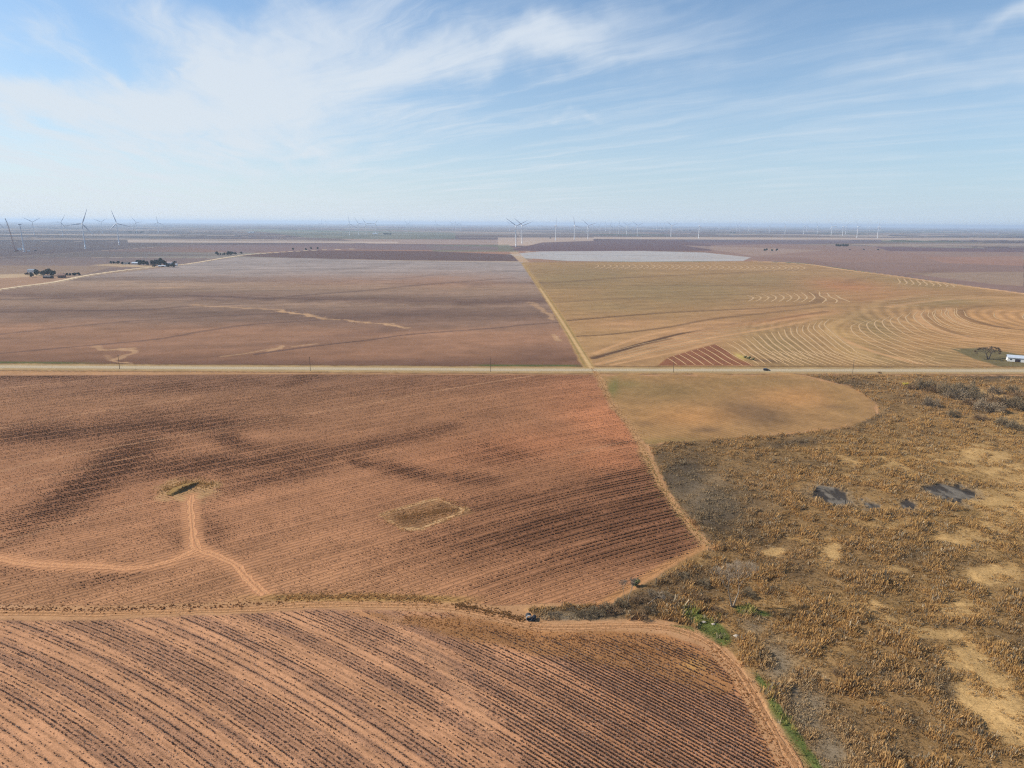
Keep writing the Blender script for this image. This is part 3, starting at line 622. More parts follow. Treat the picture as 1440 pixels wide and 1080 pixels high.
def mat_track(name, c_rut, c_mid, c_edge, rut=.55, rw=.22):
    m = bpy.data.materials.new(name); m.use_nodes = True; t_ = m.node_tree; n_ = NB(t_); bs_ = t_.nodes['Principled BSDF']
    a = n_.new('ShaderNodeAttribute'); a.attribute_name = 'cross'; p = n_.new('ShaderNodeNewGeometry').outputs['Position']
    nz = n_.noise(p, .9, 4, .6); nz2 = n_.noise(p, .15, 3, .6)
    q = n_.math('ABSOLUTE', n_.math('ADD', a.outputs['Fac'], n_.math('MULTIPLY', n_.math('SUBTRACT', nz2, .5), .3)))
    d = n_.math('ABSOLUTE', n_.math('SUBTRACT', q, rut))
    inr = n_.ramp(d, rw*.5, rw*1.2, 1, 0); edge = n_.ramp(q, .75, .98, 0, 1)
    c = n_.mixc(inr, (*c_mid, 1), (*c_rut, 1)); c = n_.mixc(n_.math('MULTIPLY', edge, n_.math('ADD', nz, .3)), c, (*c_edge, 1))
    f_ = n_.ramp(nz, .2, .8, .8, 1.2, False); c = n_.mixc(1.0, c, n_.comb(f_, f_, f_), 'MULTIPLY')
    n_.put(bs_.inputs['Base Color'], c); bs_.inputs['Roughness'].default_value = 1; bs_.inputs['Specular IOR Level'].default_value = .05
    bp_ = n_.new('ShaderNodeBump'); bp_.inputs['Distance'].default_value = .4; n_.put(bp_.inputs['Height'], n_.math('SUBTRACT', nz, n_.math('MULTIPLY', inr, .15))); n_.put(bs_.inputs['Normal'], bp_.outputs[0])
    return m
MT = mat_track('lane_dirt', C(208, 160, 118), C(180, 136, 98), C(182, 136, 98))
MT2 = mat_track('field_track_dirt', C(218, 164, 122), C(204, 150, 112), C(194, 140, 106), .5, .35)
tag(ribbon('dirt_lane', FM_TRACK, 2.8, MT, .035, .35), kind='structure')
tag(ribbon('dirt_track', TRK_N, 3.0, MT2, .03, .5), kind='structure')
tag(ribbon('dirt_track', TRK_W, 3.4, MT2, .04, .5), kind='structure')
tag(ribbon('farm_road', PALE_FAR[0][:22], 9, mat('pale_gravel', C(226, 204, 172), 1, .12, .2), .3, .15), kind='structure')
MA = mat_track('worn_asphalt', C(196, 182, 158), C(206, 190, 166), C(198, 178, 140), .5, .3)
tag(ribbon('road', WROAD, 8.5, MA, .06), kind='structure')
MY = mat('road_paint', (.55, .42, .12), .7, .2, 1.0); MW = mat('white_road_paint', (.6, .6, .58), .7, .2, 1.0)
def offs(pts, d):
    pts = np.asarray(pts, float); t_ = np.gradient(pts, axis=0); l = np.hypot(t_[:, 0], t_[:, 1]); return pts+np.stack([-t_[:, 1]/l*d, t_[:, 0]/l*d], 1)
tag(ribbon('centre_line', WROAD, .15, MY, .07, 0, 2), kind='structure')
for d in (-3.7, 3.7): tag(ribbon('edge_line', offs(WROAD, d), .12, MW, .07, 0, 2), kind='structure')

# ------------------------------------------------------------------ pale contour lines in the north-east field: strips of standing straw
def fam(a, b_, n, wid, t0=0.0):
    o = []
    pa = smooth(a, 6); pb = smooth(b_, 6)
    for k in range(n):
        t_ = k/(n-1); q = pa*(1-t_)+pb*t_
        o.append((np.array([G(*p) for p in q]), wid))
    return o
strips = []
strips += fam([(938, 503), (946, 508), (952, 513)], [(1006, 484), (1028, 497), (1058, 514)], 9, .6)
strips += fam([(1022, 482), (1040, 493), (1068, 513)], [(1166, 449), (1162, 460), (1206, 496)], 17, 1.0)
strips += fam([(1110, 514), (1080, 500), (1068, 494)], [(1258, 513), (1224, 503), (1200, 492)], 15, .9)
strips += fam([(1214, 451), (1198, 459), (1204, 471), (1240, 490), (1292, 512)], [(1300, 436), (1296, 444), (1306, 454), (1334, 468), (1400, 477)], 10, .9)
strips += fam([(1318, 434), (1312, 442), (1325, 456), (1370, 470)], [(1345, 433), (1350, 446), (1385, 459), (1440, 466)], 3, .8)
strips += fam([(1050, 415), (1060, 419), (1052, 424)], [(1138, 411), (1146, 418), (1138, 425)], 9, 1.4)
strips += fam([(1152, 410), (1154, 416), (1162, 421), (1156, 427)], [(1174, 414), (1182, 419), (1192, 423), (1196, 425)], 3, 1.8)
strips += fam([(1262, 391), (1266, 397), (1262, 400)], [(1332, 398), (1342, 402), (1340, 404)], 9, 1.6)
strips += fam([(838, 371.5), (842, 374), (834, 378)], [(1122, 373), (1132, 377), (1122, 381)], 34, 1.7)
strips += fam([(1355, 437), (1362, 446), (1390, 454)], [(1440, 440), (1440, 448), (1460, 454)], 3, .7)
strips += fam([(1306, 437), (1308, 447), (1334, 462), (1400, 475)], [(1342, 434), (1347, 447), (1380, 460), (1440, 468)], 5, .7)
strips += fam([(1240, 424), (1290, 418), (1330, 414), (1440, 420)], [(1260, 432), (1320, 427), (1380, 424), (1440, 427)], 4, 1.0)
strips += fam([(850, 512), (920, 495), (1000, 480), (1060, 470)], [(850, 497), (920, 480), (1000, 466), (1080, 455)], 5, .8)
strips += fam([(1270, 512), (1240, 503)], [(1330, 514), (1300, 504)], 5, .7)
SV = []; SF = []; nofs = 0
for pts, w in strips:
    L = np.concatenate([[0], np.cumsum(np.hypot(*np.diff(pts, axis=0).T))]); m = max(3, int(L[-1]/6)); s = np.linspace(0, L[-1], m)
    x_ = np.interp(s, L, pts[:, 0]); y_ = np.interp(s, L, pts[:, 1]); tx = np.gradient(x_); ty = np.gradient(y_); l = np.hypot(tx, ty)+1e-9
    ww = w*.85*(0.75+.6*vn(s, s*0+L[-1], 14, 3))*np.sin(np.pi*np.clip((s/L[-1])*.96+.02, 0, 1))**.35
    x_ = x_+(vn(s, s*0, 30, 8)-.5)*1.5
    nx, ny = -ty/l, tx/l
    for q, z in ((-1, .03), (0, .22), (1, .03)): SV.append(np.stack([x_+nx*ww*q, y_+ny*ww*q, np.full(m, z)], 1))
    for k in (0, 1):
        a0 = nofs+k*m+np.arange(m-1); SF.append(np.stack([a0, a0+1, a0+m+1, a0+m], 1)[:, ::-1])
    nofs += 3*m
st = mesh_np('straw_strips', np.concatenate(SV), np.concatenate(SF), mat('standing_straw', C(200, 168, 126), 1, .2, .3), True)
tag(st, 'thin pale straw lines left along the contour rows of the tan field', 'crop rows', kind='stuff')

# ------------------------------------------------------------------ small plants as triangle tufts
def tufts(name, x, y, z, h, w, tint, k=3, lean=.25, leandir=None, mat_=None, spread=.5, tip=.15, inv=0.0):
    """k leaning blades per plant"""
    n = len(x); R = lambda: rng.random((n, k))
    a = R()*2*np.pi; la = R()*2*np.pi; lm = R()*lean*h[:, None]
    ox = np.cos(la)*R()*spread*w[:, None]; oy = np.sin(la)*R()*spread*w[:, None]
    bw = w[:, None]*(.35+.5*R()); bh = h[:, None]*(.55+.55*R())
    cx = x[:, None]+ox; cy = y[:, None]+oy; dx = np.cos(a)*bw/2; dy = np.sin(a)*bw/2
    lx = np.cos(la)*lm; ly = np.sin(la)*lm
    if leandir is not None: lx = lx+leandir[0]*h[:, None]; ly = ly+leandir[1]*h[:, None]
    z0 = np.broadcast_to(z[:, None], (n, k))
    v0 = np.stack([cx-dx, cy-dy, z0], -1); v1 = np.stack([cx+dx, cy+dy, z0], -1)
    v2 = np.stack([cx+lx+dx*tip, cy+ly+dy*tip, z0+bh], -1)
    if inv > 0:      # plume: narrow foot, broad feathery top
        q = (rng.random((n, k)) < inv)[..., None]; c0 = np.stack([cx, cy, z0], -1); sh = np.stack([dx, dy, bh*0], -1)
        v0, v1, v2 = np.where(q, c0, v0), np.where(q, v2+sh*.9+np.array([0, 0, -.12]), v1), np.where(q, v2-sh*.9, v2)
    V = np.stack([v0, v1, v2], 2).reshape(-1, 3); Fc = np.arange(len(V)).reshape(-1, 3)
    T = np.repeat(tint, k*3, axis=0)
    jitter = np.repeat(.8+.4*rng.random(n*k), 3)[:, None]
    return mesh_np(name, V, Fc, mat_ or M_PLANT, False, {'tint': ('FLOAT_COLOR', T*jitter)})

# stalk rows, middle field
def row_points(xmin, xmax, ymin, ymax, rowfun, step):
    xs = np.arange(xmin, xmax, step); n = int((ymax-ymin)/step)
    X_, Y_ = np.meshgrid(xs, ymin+np.arange(n)*step); X_ = X_.ravel()+(rng.random(X_.size)-.5)*step; Y_ = Y_.ravel()+(rng.random(Y_.size)-.5)*step
    return X_, Y_
def inview(x, y, pad=30):
    u, v = UV(x, y); return (u > -pad*3) & (u < 1440+pad*3) & (v < 1080+pad*5)
# snap random points to the nearest row
def snap(x, y, rowfun, spacing=1.0, jit_=.08):
    for _ in range(2):
        r0 = rowfun(x, y); e = .05
        gx_ = (rowfun(x+e, y)-r0)/e; gy_ = (rowfun(x, y+e)-r0)/e; g2 = gx_**2+gy_**2
        d = (np.round(r0/spacing)*spacing-r0)/g2
        x = x+gx_*d; y = y+gy_*d
    return x+rng.normal(0, jit_, x.size), y+rng.normal(0, jit_, x.size), np.round(rowfun(x, y)/spacing)
xa, ya = row_points(-470, 75, 178, 520, None, .68)
k_ = inview(xa, ya); xa, ya = xa[k_], ya[k_]
u_, v_ = UV(xa, ya); k_ = sdpoly(u_, v_, MIDF) < -1; xa, ya = xa[k_], ya[k_]
xa, ya, ri = snap(xa, ya, rowc_mid, 2.0, .09)
c_, _, _, _, mk = paint(xa, ya)
dtr = np.minimum(dline(xa, ya, TRK_N), dline(xa, ya, TRK_W))
keep = rng.random(xa.size) < (.36+.64*mk['dmask']+.5*(vn(ri*3.7, xa/14, 1.0, 5)-.5)+.6*(mk['n15']-.5)+.35*(mk['n4']-.5))
gap = (np.mod(ri, 4) == 0); keep &= ~(gap & (rng.random(xa.size) < .75))
keep &= dtr > 2.6+mk['n4']*2; keep &= ~((np.abs(mk['u']-262) < 42) & (np.abs(mk['v']-690) < 15) & (rng.random(xa.size) < .8)); keep &= mk['plot'] < .3
xa, ya = xa[keep], ya[keep]; dm = mk['dmask'][keep]; rr_ = np.hypot(xa, ya)
tn = np.array([.19, .105, .062])*(1-.45*dm[:, None])*(0.7+.6*rng.random((xa.size, 1)))
o = tufts('cotton_stubble', xa, ya, np.zeros(xa.size), .26+.22*dm+.12*rng.random(xa.size), .27+.2*dm+rr_*.0003, tn, 3, .3)
tag(o, 'dark cotton stalk stubble standing in close rows across the brown middle field', 'crop stubble', kind='stuff')

# foreground stalks
xa, ya = row_points(-190, 95, 108, 182, None, .25)
k_ = inview(xa, ya); xa, ya = xa[k_], ya[k_]
u_, v_ = UV(xa, ya); k_ = sdpoly(u_, v_, FOREF) < -2; xa, ya = xa[k_], ya[k_]
xa, ya, ri = snap(xa, ya, rowc_fore, 1.0, .07)
c_, _, _, _, mk = paint(xa, ya)
th = np.arctan2(ya-CY, xa-CX)*400
run = vn(th, ri*13.7, 9.0, 61)*.5+vn(th, ri*7.1, 2.2, 62)*.5          # along-row runs of stalks and gaps
swath = vn(ri*1.0, th*.02, 2.3, 63)
uu = mk['u']; vv_ = mk['v']
den = .16+.34*swath+.75*(run-.5)+.75*sstep(520, 980, uu)-.32*sstep(25, 5, np.abs((uu-600)-(vv_-900)*.7)/2)
den = den*(1-mk['weed']*.55)*(1-.75*mk['em'])
den = den*np.where(np.mod(ri+np.floor(ri/11), 2) == 0, 1.1, .35+.6*vn(ri, th*.01, 5.0, 64))*.86
keep = rng.random(xa.size) < np.clip((den-.12)*1.15, .015, .95)
xa, ya = xa[keep], ya[keep]; uu = uu[keep]
tn = np.where(rng.random((xa.size, 1)) < .12, np.array([[.42, .32, .25]]), np.array([[.175, .108, .078]]))*(0.6+.8*rng.random((xa.size, 1)))
o = tufts('cotton_stalks', xa, ya, np.zeros(xa.size), .15+.26*rng.random(xa.size)+.12*sstep(500, 1000, uu), .20+.16*rng.random(xa.size), tn, 4, .5)
tag(o, 'dark broken cotton stalks in curving rows across the sandy foreground field', 'crop stubble', kind='stuff')

# loose residue between the rows
n = 150000; xa = -190+rng.random(n)*285; ya = 108+rng.random(n)*76
u_, v_ = UV(xa, ya); k_ = (sdpoly(u_, v_, FOREF) < -2) & inview(xa, ya); xa, ya = xa[k_], ya[k_]
sw = vn(rowc_fore(xa, ya), np.arctan2(ya-CY, xa-CX)*8, 2.3, 63); k_ = rng.random(xa.size) < (.12+.75*sstep(.35, .6, sw)); xa, ya = xa[k_], ya[k_]
tn = np.where(rng.random((xa.size, 1)) < .35, np.array([[.46, .34, .26]]), np.array([[.19, .125, .095]]))*(.7+.6*rng.random((xa.size, 1)))
o = tufts('crop_residue', xa, ya, np.zeros(xa.size), .06+.12*rng.random(xa.size), .16+.14*rng.random(xa.size), tn, 2, .6)
tag(o, 'loose stalk litter scattered over the soil of the foreground field', 'crop litter', kind='stuff')

# ------------------------------------------------------------------ marsh grass
def scatter(poly, x0, x1, y0, y1, dens, maxn=10**7):
    n = int((x1-x0)*(y1-y0)*dens); x_ = x0+rng.random(n)*(x1-x0); y_ = y0+rng.random(n)*(y1-y0)
    k = inview(x_, y_, 20); x_, y_ = x_[k], y_[k]; u__, v__ = UV(x_, y_); k = sdpoly(u__, v__, poly) < 0
    return x_[k], y_[k]
parts = [scatter(MARSH, 0, 240, 110, 250, 6.5), scatter(MARSH, 40, 330, 250, 380, 3.8), scatter(MARSH, 60, 470, 380, 505, 2.0)]
xa = np.concatenate([p[0] for p in parts]); ya = np.concatenate([p[1] for p in parts])
c_, _, _, _, mk = paint(xa, ya)
gold = sstep(.25, .80, np.clip(blobs(mk['u']+(mk['n15']-.5)*26, mk['v']+(mk['n4']-.5)*9, MARSH_GOLD, mk['n15']), 0, 1)+(mk['n4']-.5)*.55+(mk['n15']-.5)*.3); grey = np.clip(blobs(mk['u'], mk['v'], MARSH_GREY, mk['n15']), 0, 1); dark = np.clip(blobs(mk['u'], mk['v'], MARSH_DARK, mk['n15']), 0, 1)
cl3 = fbm(xa, ya, 5.0, 91, 3)                                          # clumps and hollows
dtk = np.minimum(dline(xa, ya, FM_TRACK), dline(xa, ya, EDGE2))
p_ = np.clip(.55+2.2*(cl3-.42), .15, 1)
p_ *= 1-.3*gold; p_ *= (mk['pm'] < .4); p_ *= sstep(2.4, 5.5, dtk+mk['n4']*2); p_ *= 1-.8*sstep(.4, .8, mk['gm'])
keep = rng.random(xa.size) < p_
xa, ya, c_ = xa[keep], ya[keep], c_[keep]; gold, grey, dark, cl3 = gold[keep], grey[keep], dark[keep], cl3[keep]; n15 = mk['n15'][keep]; m7 = mk['m7'][keep]
hh = (.34+1.75*np.clip(cl3-.40, 0, .5)*2)*(1-.6*np.clip(gold, 0, 1))*(1-.45*grey)*(1-.4*dark)*(.7+.6*rng.random(xa.size))
tip = C(214, 174, 116)
mixr = (rng.random((xa.size, 1))**1.5)*.55*(1-.8*np.clip(dark, 0, 1))[:, None]
tn = c_*1.68*(1-mixr)+tip*mixr
mid_ = fbm(xa, ya, 11, 131, 3)
tn = tn*(0.62+.7*rng.random((xa.size, 1)))*(.62+.75*sstep(.36, .60, cl3)*(.55+.6*mid_))[:, None]*1.05  # grass in the hollows tinted darker: shade between clumps put into its colour
kind_ = rng.random((xa.size, 1))
tn = np.where(kind_ < .18, np.array([[.42, .325, .215]])*(.55+.6*rng.random((xa.size, 1))), tn)
tn = np.where(kind_ > .93, np.array([[.10, .078, .055]]), tn)*np.array([1.03, 1.03, .98])
hh = hh*np.where(rng.random(xa.size) < .05, 1.7, 1.0)
o = tufts('marsh_grass', xa, ya, m7*(n15-.5)*1.2-.02, hh, .20+.17*hh, np.clip(tn*np.minimum(1, .50/np.maximum(tn[:, :1], 1e-3)), .01, .7), 6, .5, (.30, .16), None, 1.7, .3, .32)
tag(o, 'dry golden brown grass and weeds covering the rough bottomland', 'grass', kind='stuff')

# verge weeds, plot weeds, green patch, edges
def belt(line, w, n, hmin, hmax, colr, jitter=.3, sd=0):
    L = np.concatenate([[0], np.cumsum(np.hypot(*np.diff(line, axis=0).T))]); s = rng.random(n)*L[-1]
    x_ = np.interp(s, L, line[:, 0]); y_ = np.interp(s, L, line[:, 1]); q = rng.normal(0, w, n); a = rng.random(n)*6.28
    return x_+np.cos(a)*q, y_+np.sin(a)*q, hmin+rng.random(n)*(hmax-hmin), np.tile(C(*colr)*1.35, (n, 1))*(1-jitter+2*jitter*rng.random((n, 1)))
B = []
B.append(belt(gpts([(400, 842), (480, 839), (560, 841), (620, 847)], 4), 2.0, 1000, .2, .6, (186, 150, 104)))
B.append(belt(gpts([(0, 856), (150, 857), (330, 851), (400, 846)], 4), 1.6, 500, .2, .6, (150, 112, 80)))
B.append(belt(gpts([(640, 850), (690, 860), (740, 872)], 4), 1.6, 500, .2, .6, (150, 118, 80)))
B.append(belt(EDGE, 3.0, 1300, .2, .5, (176, 140, 98)))
B.append(belt(EDGE[20:], 4.5, 500, .2, .5, (160, 150, 96)))
B.append(belt(gpts([(534, 724), (600, 704), (616, 701), (655, 718), (590, 744), (566, 744), (534, 724)], 4), 1.2, 420, .2, .5, (206, 168, 122)))
B.append(belt(gpts([(560, 730), (600, 722), (640, 716)], 4), 5.0, 1500, .2, .5, (172, 136, 96)))
B.append(belt(gpts([(232, 690), (262, 680), (300, 682)], 4), 4.5, 900, .2, .6, (170, 138, 92)))
B.append(belt(gpts([(560, 868), (700, 890), (860, 905), (980, 925)], 4), 5.5, 1700, .12, .32, (168, 126, 84)))
B.append(belt(gpts([(1000, 910), (1050, 975), (1095, 1060), (1120, 1110)], 4), 3.2, 900, .12, .35, (176, 134, 90)))
xx, yv, hv, tv = [np.concatenate([q[i] for q in B]) for i in range(4)]
o = tufts('verge_weeds', xx, yv, np.zeros(xx.size), hv, .35+.3*hv, tv, 4, .4)
tag(o, 'straw coloured weeds growing along the field edges and dirt lane', 'weeds', kind='stuff')
n = 26000; gxx = 20+rng.random(n)*75; gyy = 112+rng.random(n)*90
_, _, _, _, mk = paint(gxx, gyy); k_ = (mk['gm'] > .42) & inview(gxx, gyy)
gxx, gyy = gxx[k_], gyy[k_]
o = tufts('green_grass', gxx, gyy, np.zeros(gxx.size), .05+.12*rng.random(gxx.size), np.full(gxx.size, .3), np.tile(C(100, 122, 62), (gxx.size, 1))*(.6+.8*rng.random((gxx.size, 1))), 4, .5)
tag(o, 'short bright green grass growing on the damp ground beside the dirt lane', 'grass', kind='stuff')

# ================================================================== objects
rnd = random.Random(11)
M_WHITE = mat('turbine_paint', (.74, .75, .76), .45, .03, .05, 0, .5)
M_NAC = mat('nacelle_paint', (.62, .63, .64), .5, .05, .2, 0, .5)
M_POLE = mat('weathered_pole_wood', (.12, .09, .065), .9, .25, 3)
M_STEEL = mat('galvanised_steel', (.50, .51, .52), .45, .15, 1.5, .6, .5)
M_GLASSY = mat('insulator_glaze', (.22, .16, .12), .3, .1, 8, 0, .5)
def eyev(u): return 311.0+9.0*u/1440-1.2
ORD = ['first', 'second', 'third', 'fourth', 'fifth', 'sixth', 'seventh', 'eighth', 'ninth', 'tenth', 'eleventh', 'twelfth', 'thirteenth', 'fourteenth', 'fifteenth', 'sixteenth', 'seventeenth', 'eighteenth', 'nineteenth', 'twentieth']
TENS = ['', '', 'twenty', 'thirty', 'forty', 'fifty']
def ordinal(n):
    if n <= 20: return ORD[n-1]
    t_, o_ = divmod(n, 10)
    return {20: 'twentieth', 30: 'thirtieth', 40: 'fortieth', 50: 'fiftieth', 60: 'sixtieth'}[n] if o_ == 0 else ('fifty' if t_ == 5 else 'sixty' if t_ == 6 else TENS[t_])+'-'+ORD[o_-1]

# ---- wind turbine
HUB = 98.0; BL = 62.0
def tower_mb(h=HUB-2):
    m = MB(); segs = 8; rad = lambda z: 2.35-1.05*z/h
    for k in range(segs): m.tube((0, 0, h*k/segs), (0, 0, h*(k+1)/segs), rad(h*k/segs), rad(h*(k+1)/segs), 16, 0, k in (0, segs-1))
    for z in (h*.3, h*.62): m.tube((0, 0, z-.12), (0, 0, z+.12), rad(z)+.08, None, 16)
    m.box((0, -2.4, 1.6), (1.0, .2, 2.2)); m.tube((0, 0, -.1), (0, 0, .35), 4.2, 3.9, 16)
    return m
def blade_verts():
    m = MB(); st_ = [(0.0, 1.1, 1.1), (2.5, 1.15, 1.0), (8, 2.1, .75), (13, 2.25, .55), (25, 1.75, .38), (40, 1.2, .24), (53, .8, .14), (60.5, .42, .07), (62, .10, .03)]
    ring = 10; V = []
    for i, (z, c, th_) in enumerate(st_):
        tw = math.radians(16*(1-z/62))
        for k in range(ring):
            a = 2*math.pi*k/ring; x_ = math.cos(a)*c+(c*.28 if z > 3 else 0); y_ = math.sin(a)*th_*(1 if math.cos(a) < .3 else .6)
            V.append((x_*math.cos(tw)-y_*math.sin(tw), x_*math.sin(tw)+y_*math.cos(tw), z+1.0))
    Fs = [(i*ring+k, i*ring+(k+1) % ring, (i+1)*ring+(k+1) % ring, (i+1)*ring+k) for i in range(len(st_)-1) for k in range(ring)]
    Fs.append(tuple(range((len(st_)-1)*ring, len(st_)*ring)))
    m.add(V, Fs); return m
def make_turbine():
    root = empty('wind_turbine', (0, 0, 0))
    tower_mb().build('tower', M_WHITE, root, True)
    na_ = MB(); na_.box((0, 3.0, HUB+.2), (3.9, 10.5, 3.9), mi=0, taper=(.92, .97)); na_.box((0, 6.6, HUB+2.5), (2.6, 2.2, .9)); na_.tube((0, 0, HUB-2.4), (0, 0, HUB-1.7), 1.5, 1.5, 14)
    na_.build('nacelle', M_NAC, root)
    ro = empty('rotor', (0, -3.4, HUB)); ro.parent = root
    hb = MB(); hb.tube((0, 1.2, 0), (0, -.8, 0), 1.75, 1.75, 16); hb.tube((0, -.8, 0), (0, -2.2, 0), 1.75, 1.0, 16); hb.tube((0, -2.2, 0), (0, -2.8, 0), 1.0, .15, 16)
    hb.build('hub', M_WHITE, ro, True)
    me = None
    for k in range(3):
        if me is None:
            bo = blade_verts().build('blade', M_WHITE, ro, True); me = bo.data
        else:
            bo = bpy.data.objects.new('blade', me); link(bo); bo.parent = ro
        bo.rotation_euler = (0, math.radians(120*k), 0)
    return root
T = [  # photo place of the foot (u, v), angle of one blade (0 = up, clockwise), yaw
    (-1, 331, 20, 10), (48.3, 330.5, 60, 0), (88.3, 331, 30, 0), (120, 349, 22, 8), (144, 327.5, 55, -6), (167.5, 343.5, -15, 6), (192.8, 327.5, -35, 10), (223, 327, -5, 5),
    (452, 321, 10, 0), (459, 321.3, -20, 0),
    (491.8, 331, -5, 25), (504.3, 330, -30, 20), (515, 329.5, -35, 15), (528.3, 328.5, 30, 10),
    (572.5, 322, -40, 5), (576.3, 322.2, 5, 0), (613, 323.3, -5, 0), (636, 323.6, -50, 10), (641, 324, -8, 10), (647.5, 323, 40, 10), (716.7, 324.5, -45, 0),
    (725.4, 346.5, -55, 15), (734, 342.5, -50, 20), (781.2, 337.5, 3, 62), (807.5, 337, -12, 25), (826.7, 336, -48, 5),
    (833, 323.3, 10, 0), (842.5, 323.3, 35, 0), (851.6, 324.5, -10, 15), (857.8, 328.4, 15, 0), (863, 322.5, 30, 0), (870.2, 328.6, -3, 15), (881, 329.4, -50, 0), (896, 331.8, -55, 5),
    (923, 323, 20, 0), (929, 323, -20, 0), (934, 323.2, 0, 0), (943.4, 332.6, -50, 10), (982.3, 335, -5, 65),
    (1011, 323.2, 0, 40), (1026.5, 324, 15, 50), (1035.5, 324, -15, 30), (1039.5, 325.2, 0, 60), (1052.7, 323.8, -30, 20), (1081.6, 327, 40, 60), (1103.8, 328.5, 88, 20), (1130, 328.5, 5, 65), (1134, 324.5, 30, 20),
    (1149, 328, 88, 30), (1169, 330, 92, 10), (1174.3, 325.2, 0, 30), (1184.4, 331.4, 0, 62), (1189, 328.6, 25, 20), (1204.8, 334, -40, 55), (1219, 324.8, 10, 0), (1222.4, 324.8, -25, 0), (1233.5, 335, 5, 60), (1237.4, 326, 20, 20)]
proto = make_turbine()
for i, (u, v, ang, yaw) in enumerate(T):
    o = proto if i == 0 else copy_tree(proto)
    gp = G(u, v+.6); o.location = (gp[0], gp[1], 0)
    o.rotation_euler.z = math.radians(yaw)-math.atan2(gp[0], gp[1])
    for ch in bpy.data.objects:
        if ch.parent == o and ch.name.startswith('rotor'): ch.rotation_euler = (0, math.radians(ang), 0)
    far_ = v < eyev(u)+12.5
    size = 'large near' if v > eyev(u)+26 else ('faint tiny' if far_ else 'small')
    extra = ''
    if i == 3: lb = 'largest white wind turbine on the far left, with one blade pointing up and right'
    elif i == 5: lb = 'large white wind turbine with a blade leaning left, right of the largest one'
    elif i == 0: lb = 'white wind turbine cut off by the left edge of the photo'
    else: lb = f'{size} white wind turbine, {ordinal(i+1)} from the left along the horizon'
    tag(o, lb, 'wind turbine', 'wind turbines standing across the distant plain')
# unfinished tower and its crane
gp = G(33.8, 354); r0 = empty('turbine_tower', (gp[0], gp[1], 0))
tower_mb(94).build('tower', M_WHITE, r0, True)
nm = MB(); nm.box((0, 0, 95.5), (9.5, 4, 3.4)); nm.build('nacelle', M_NAC, r0)
tag(r0, 'bare white turbine tower without blades beside the red construction crane', 'turbine tower')
M_RED = mat('crane_red', (.28, .075, .05), .6, .1, 1); M_DARK = mat('dark_rubber', (.03, .03, .032), .8, .2, 2); M_WHT = mat('white_sheet_metal', (.72, .73, .74), .5, .06, 1, 0, .4)
gp = G(22.8, 353.6); r0 = empty('crawler_crane', (gp[0], gp[1], 0))
for s in (-1, 1):
    m = MB(); m.box((0, s*3.4, .8), (11, 1.4, 1.6)); [m.tube((x_, s*2.7, .75), (x_, s*4.1, .75), .75, None, 12) for x_ in (-5, -2.5, 0, 2.5, 5)]; m.build('track', M_DARK, r0)
m = MB(); m.box((.8, 0, 2.9), (9, 4.2, 2.2)); m.box((6, 0, 3.0), (2.6, 4.4, 3)); m.build('body', M_RED, r0)
m = MB(); m.box((-3.2, -2.2, 4.0), (2, 1.4, 2.2)); m.build('cab', M_WHT, r0)
def lattice(m, p0, p1, w, n):
    p0 = Vector(p0); p1 = Vector(p1); d = (p1-p0).normalized(); a = d.cross(Vector((0, 1, 0))).normalized(); b_ = Vector((0, 1, 0)); L = (p1-p0).length
    cs = [(a*i+b_*j)*w/2 for i, j in ((-1, -1), (1, -1), (1, 1), (-1, 1))]
    for c in cs: m.tube(p0+c, p1+c, .16, None, 6)
    for k in range(n):
        q0 = p0+d*L*k/n; q1 = p0+d*L*(k+1)/n
        for j in range(4): m.tube(q0+cs[j], q1+cs[(j+1) % 4], .08, None, 4, caps=False); m.tube(q1+cs[j], q1+cs[(j+1) % 4], .08, None, 4, caps=False)
m = MB(); lattice(m, (-2, 0, 3.5), (-17, 0, 104), 1.9, 40); m.build('boom', M_RED, r0)
m = MB(); lattice(m, (-17, 0, 104), (-21, 0, 116), 1.5, 7); m.build('jib', M_DARK, r0)
m = MB(); [m.tube((-21, s, 116), (5, s*1.5, 8), .09, None, 5) for s in (-.6, .6)]; m.tube((-21, 0, 116), (-21, 0, 92), .08, None, 5); m.build('cable', M_DARK, r0)
m = MB(); m.box((-21, 0, 91.2), (.9, .5, 1.6)); m.tube((-21, 0, 90.4), (-20.6, 0, 89.4), .15, None, 6); m.build('hook_block', M_RED, r0)
tag(r0, 'red and dark lattice crawler crane with its boom leaning left beside the bare tower', 'crane')
for (u, v, L, hgt, lb) in ((27.6, 352, 14, 7.5, 'white blade crate stack between the crane and the bare tower'), (40, 353.6, 8, 3, 'small white site trailer right of the bare tower'), (50, 353, 7, 2.6, 'dark site trailer farthest right of the bare tower')):
    gp = G(u, v); r0 = empty('site_trailer', (gp[0], gp[1], 0), .1)
    m = MB(); m.box((0, 0, hgt/2+.6), (L, 3.2, hgt), taper=(.98, .96)); m.build('body', M_DARK if 'dark' in lb else M_WHT, r0)
    for x_ in (-L*.3, L*.3):
        m = MB(); m.tube((x_, -1.7, .5), (x_, 1.7, .5), .5, None, 12); m.build('wheel', M_DARK, r0)
    tag(r0, lb, 'trailer')

